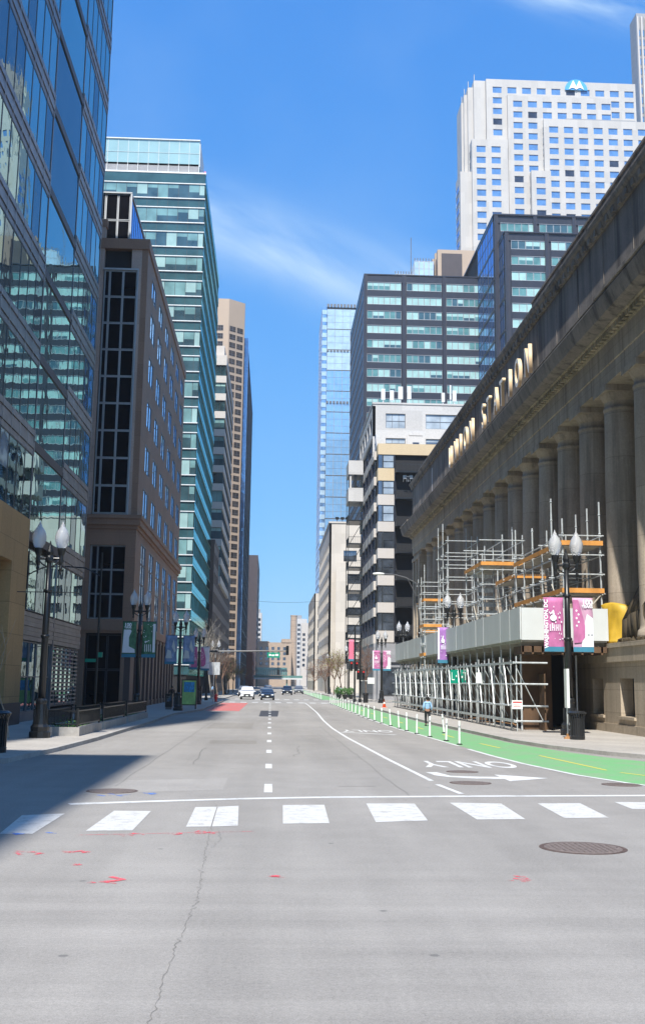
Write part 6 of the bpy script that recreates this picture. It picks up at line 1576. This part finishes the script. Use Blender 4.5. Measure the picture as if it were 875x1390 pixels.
# ---------------------------------------------------------------- cars
def car(name, label, loc, rz, paint_, kind='suv', group=None):
    root = thing(name, label, 'car', loc, rz, group)
    if kind == 'suv': L_, W_, H_ = 4.7, 1.9, 1.72; pr = [(-2.35, .42), (-2.33, .85), (-2.2, 1.0), (-1.3, 1.12), (-.65, 1.66), (.1, 1.72), (1.6, 1.68), (2.15, 1.15), (2.33, 1.0), (2.35, .42), (1.9, .28), (-1.9, .28)]; gh = [(-1.22, 1.13), (-.62, 1.6), (.1, 1.66), (1.55, 1.62), (2.05, 1.15)]
    else: L_, W_, H_ = 4.7, 1.82, 1.45; pr = [(-2.35, .38), (-2.33, .68), (-2.1, .82), (-1.1, .96), (-.35, 1.4), (.3, 1.45), (1.1, 1.40), (1.8, 1.02), (2.3, .95), (2.35, .4), (1.9, .25), (-1.9, .25)]; gh = [(-1.02, .98), (-.32, 1.35), (.3, 1.4), (1.05, 1.35), (1.65, 1.02)]
    import bmesh
    def hull(prof, wb, wt, zsplit, ztop, mat, nm):
        mb = MB(); n = len(prof)
        for s_ in (-1, 1):
            for (y_, z_) in prof:
                t = max(0, min(1, (z_-zsplit)/(ztop-zsplit))); ew = wb+(wt-wb)*t
                ew *= 1-.10*max(0, (abs(y_)-1.7)/.65)**2
                mb.v.append((s_*ew/2, y_, z_))
        mb.f.append(tuple(range(n))); mb.m.append(0); mb.f.append(tuple(range(2*n-1, n-1, -1))); mb.m.append(0)
        for i in range(n): j = (i+1) % n; mb.f.append((i, n+i, n+j, j)); mb.m.append(0)
        o = mb.build(nm, mat, root, wpar=False, recalc=True); b_ = o.modifiers.new('b', 'BEVEL'); b_.width = .05; b_.segments = 2; b_.limit_method = 'ANGLE'; b_.angle_limit = .5; return o
    zs_ = 1.0 if kind == 'suv' else .9
    hull(pr, W_, W_*.74, zs_, H_, M[paint_], 'body')
    # glass panels: windscreen, side glass, rear
    g_ = MB(); a_, b_ = gh[0], gh[1]; w0 = W_*.88/2; w1 = W_*.70/2
    off = .035
    g_.quad([(-w0, a_[0]-off, a_[1]+off), (w0, a_[0]-off, a_[1]+off), (w1, b_[0]-off, b_[1]+off), (-w1, b_[0]-off, b_[1]+off)])
    g_.build('windscreen', M['car_glass'], root, wpar=False)
    for s_ in (-1, 1):
        q = MB(); xs = W_*.47; xt = W_*.40
        q.quad([(s_*xs, gh[0][0]+.35, zs_+.12), (s_*xt, gh[1][0]+.22, H_-.14), (s_*xt, gh[3][0]-.1, H_-.16), (s_*xs, gh[4][0]-.3, zs_+.14)]); q.build('side_window', M['car_glass'], root, wpar=False)
        for yy_ in (-1.45, 1.4):
            wh_ = MB().tube((s_*(W_/2-.22), yy_, .34), (s_*(W_/2+.01), yy_, .34), .34, n=18); wo = wh_.build('wheel', M['rubber'], root, wpar=False)
            MB().tube((s_*(W_/2+.0), yy_, .34), (s_*(W_/2+.025), yy_, .34), .2, n=12).build('rim', M['chrome'], wo, wpar=False)
        hz = .78 if kind == 'suv' else .64
        MB().box(s_*(W_/2-.42), s_*(W_/2-.1), -2.36, -2.28, hz, hz+.14).build('headlight', M['lens'], root, wpar=False)
        MB().box(s_*(W_/2+.0), s_*(W_/2+.2), -.95, -.82, zs_+.02, zs_+.16).build('mirror', M[paint_], root, wpar=False)
    hz = .5
    MB().box(-.45, .45, -2.38, -2.3, hz, hz+.22).box(-.7, .7, -2.37, -2.3, .32, .44).build('grille', M['rubber'], root, wpar=False)
    MB().box(-.16, .16, -2.4, -2.381, .44, .56).build('number_plate', M['white_plastic'], root, wpar=False)
    return root
car('car', 'dark blue sedan driving towards the camera in the middle of the far road', (-.35, 152, 0), 0, 'car_dark', 'sedan')
car('car', 'white sport utility car beside the dark blue sedan, on its left', (-3.15, 157, 0), 0, 'car_white', 'suv')
car('car', 'grey car following behind the dark blue sedan', (-.9, 185, 0), 0, 'car_grey', 'sedan')
car('car', 'grey car further back in the left lane under the trees', (-4.4, 190, 0), 0, 'car_grey', 'suv')
car('car', 'dark car far behind near the rail bridge', (-.5, 240, 0), 0, 'car_grey', 'suv')
car('car', 'dark pickup-like car waiting in the right lane far away', (3.2, 215, 0), 0, 'car_dark', 'suv')
car('car', 'dark parked car at the far right kerb', (5.9, 236, 0), 0, 'car_grey', 'suv')

# ---------------------------------------------------------------- people
def skin_obj(name, verts, edges, mat, parent, root_i=0, sub=2):
    me = bpy.data.meshes.new(name); me.from_pydata([v[:3] for v in verts], edges, []); o = bpy.data.objects.new(name, me); COL.objects.link(o)
    sk = o.modifiers.new('skin', 'SKIN'); sk.use_smooth_shade = True
    for i, v in enumerate(verts): me.skin_vertices[0].data[i].radius = v[3:5] if len(v) > 4 else (v[3], v[3])
    me.skin_vertices[0].data[root_i].use_root = True
    sb = o.modifiers.new('sub', 'SUBSURF'); sb.levels = sb.render_levels = sub
    dg = bpy.context.evaluated_depsgraph_get(); m2 = bpy.data.meshes.new_from_object(o.evaluated_get(dg)); m2.materials.clear(); m2.materials.append(mat); m2.name = name
    bpy.data.objects.remove(o); o2 = bpy.data.objects.new(name, m2); COL.objects.link(o2)
    for p in m2.polygons: p.use_smooth = True
    o2.parent = parent; return o2
def person(label, loc, rz, shirt, trous, sc=1.0, group=None):
    root = thing('person', label, 'person', loc, rz, group); root.scale = (sc,)*3
    V_ = [(0, 0, .95, .13, .10), (0, .01, 1.15, .12, .09), (0, .0, 1.33, .15, .10), (0, 0, 1.44, .08, .07), (0, .0, 1.50, .05), (0, .015, 1.58, .07, .08), (0, .02, 1.67, .085, .095),
          (-.09, 0, .90, .09), (-.10, .06, .50, .062), (-.10, -.02, .10, .045), (-.10, .12, .04, .04), (.09, 0, .90, .09), (.10, -.1, .50, .062), (.10, -.28, .13, .045), (.10, -.18, .05, .04),
          (-.19, 0, 1.39, .06), (-.25, -.05, 1.12, .045), (-.23, .06, .88, .035), (-.22, .10, .79, .04, .025), (.19, 0, 1.39, .06), (.25, -.02, 1.12, .045), (.24, .10, .90, .035), (.23, .15, .82, .04, .025)]
    E2 = [(0, 1), (1, 2), (2, 3), (3, 4), (4, 5), (5, 6), (0, 7), (7, 8), (8, 9), (9, 10), (0, 11), (11, 12), (12, 13), (13, 14), (3, 15), (15, 16), (16, 17), (17, 18), (3, 19), (19, 20), (20, 21), (21, 22)]
    skin_obj('body', V_, E2, M['skin'], root)
    k = 1.22
    sh = [(0, 0, .96, .16, .125), (0, .01, 1.15, .145, .115), (0, 0, 1.34, .175, .12), (0, 0, 1.43, .1, .09), (-.19, 0, 1.39, .078), (-.25, -.05, 1.12, .062), (-.235, .05, .92, .048), (.19, 0, 1.39, .078), (.25, -.02, 1.12, .062), (.242, .085, .94, .048)]
    skin_obj('shirt', sh, [(0, 1), (1, 2), (2, 3), (3, 4), (4, 5), (5, 6), (3, 7), (7, 8), (8, 9)], M[shirt], root)
    tr = [(0, 0, .97, .15, .12), (-.09, 0, .88, .105), (-.10, .06, .50, .08), (-.10, -.02, .12, .065), (.09, 0, .88, .105), (.10, -.1, .50, .08), (.10, -.27, .15, .065)]
    skin_obj('trousers', tr, [(0, 1), (1, 2), (2, 3), (0, 4), (4, 5), (5, 6)], M[trous], root)
    h_ = MB().lathe(0, 0, [(.02, -.10), (.085, -.08), (.105, -.02), (.10, .05), (.06, .10), (.01, .115)], 14); h_.v = [(v[0], v[1]*1.05-.005, v[2]+1.68) for v in h_.v]; h_.build('hair', M['hair'], root, wpar=False, smooth=True)
    f_ = MB().lathe(0, .125, [(.01, -.02), (.016, 0), (.006, .03)], 6, 0, 1.63); f_.box(-.04, -.02, .105, .113, 1.655, 1.665, 1); f_.box(.02, .04, .105, .113, 1.655, 1.665, 1); f_.build('face_details', [M['skin'], M['hair']], root, wpar=False)
    for s_, yy_, zz in ((-.10, .06, 0), (.10, -.20, .0)): 
        b_ = MB().box(s_-.05, s_+.05, yy_-.13, yy_+.15, zz, zz+.09); o = b_.build('shoe', M['rubber'], root, wpar=False); bv = o.modifiers.new('b', 'BEVEL'); bv.width = .03; bv.segments = 2
    return root
pr_ = person('person in a light blue shirt and black trousers walking away in the bike lane', (9.0, 64.6, .004), 0, 'shirt', 'trouser', .93)
GP = 'people far down the pavements'
person('tiny person in dark clothes on the far right pavement', (11.6, 196, .13), 0, 'trouser', 'trouser', 1, GP); person('tiny person in pale clothes beyond the far right crossing', (10.9, 176, .13), 2.8, 'shirt', 'trouser', 1, GP)
person('person in a dark jacket walking on the left pavement past the poster stand', (-8.9, 103, .13), 3.0, 'trouser', 'trouser', 1, GP)
person('person in pale clothes under the far left trees', (-8.4, 168, .13), .4, 'shirt', 'trouser', 1, GP)
# overhead wire far off
wr = MB(); 
pts_ = [(-12+30*i/12, 330, 26.5+.0*i-.9*math.sin(math.pi*i/12)) for i in range(13)]; wr.path(pts_, .05, 4); tag(wr.build('overhead_cable', M['black_iron']), 'thin cable strung across the street high above the far crossing', 'cable')

for o in bpy.data.objects:
    if '_w' in o: del o['_w']
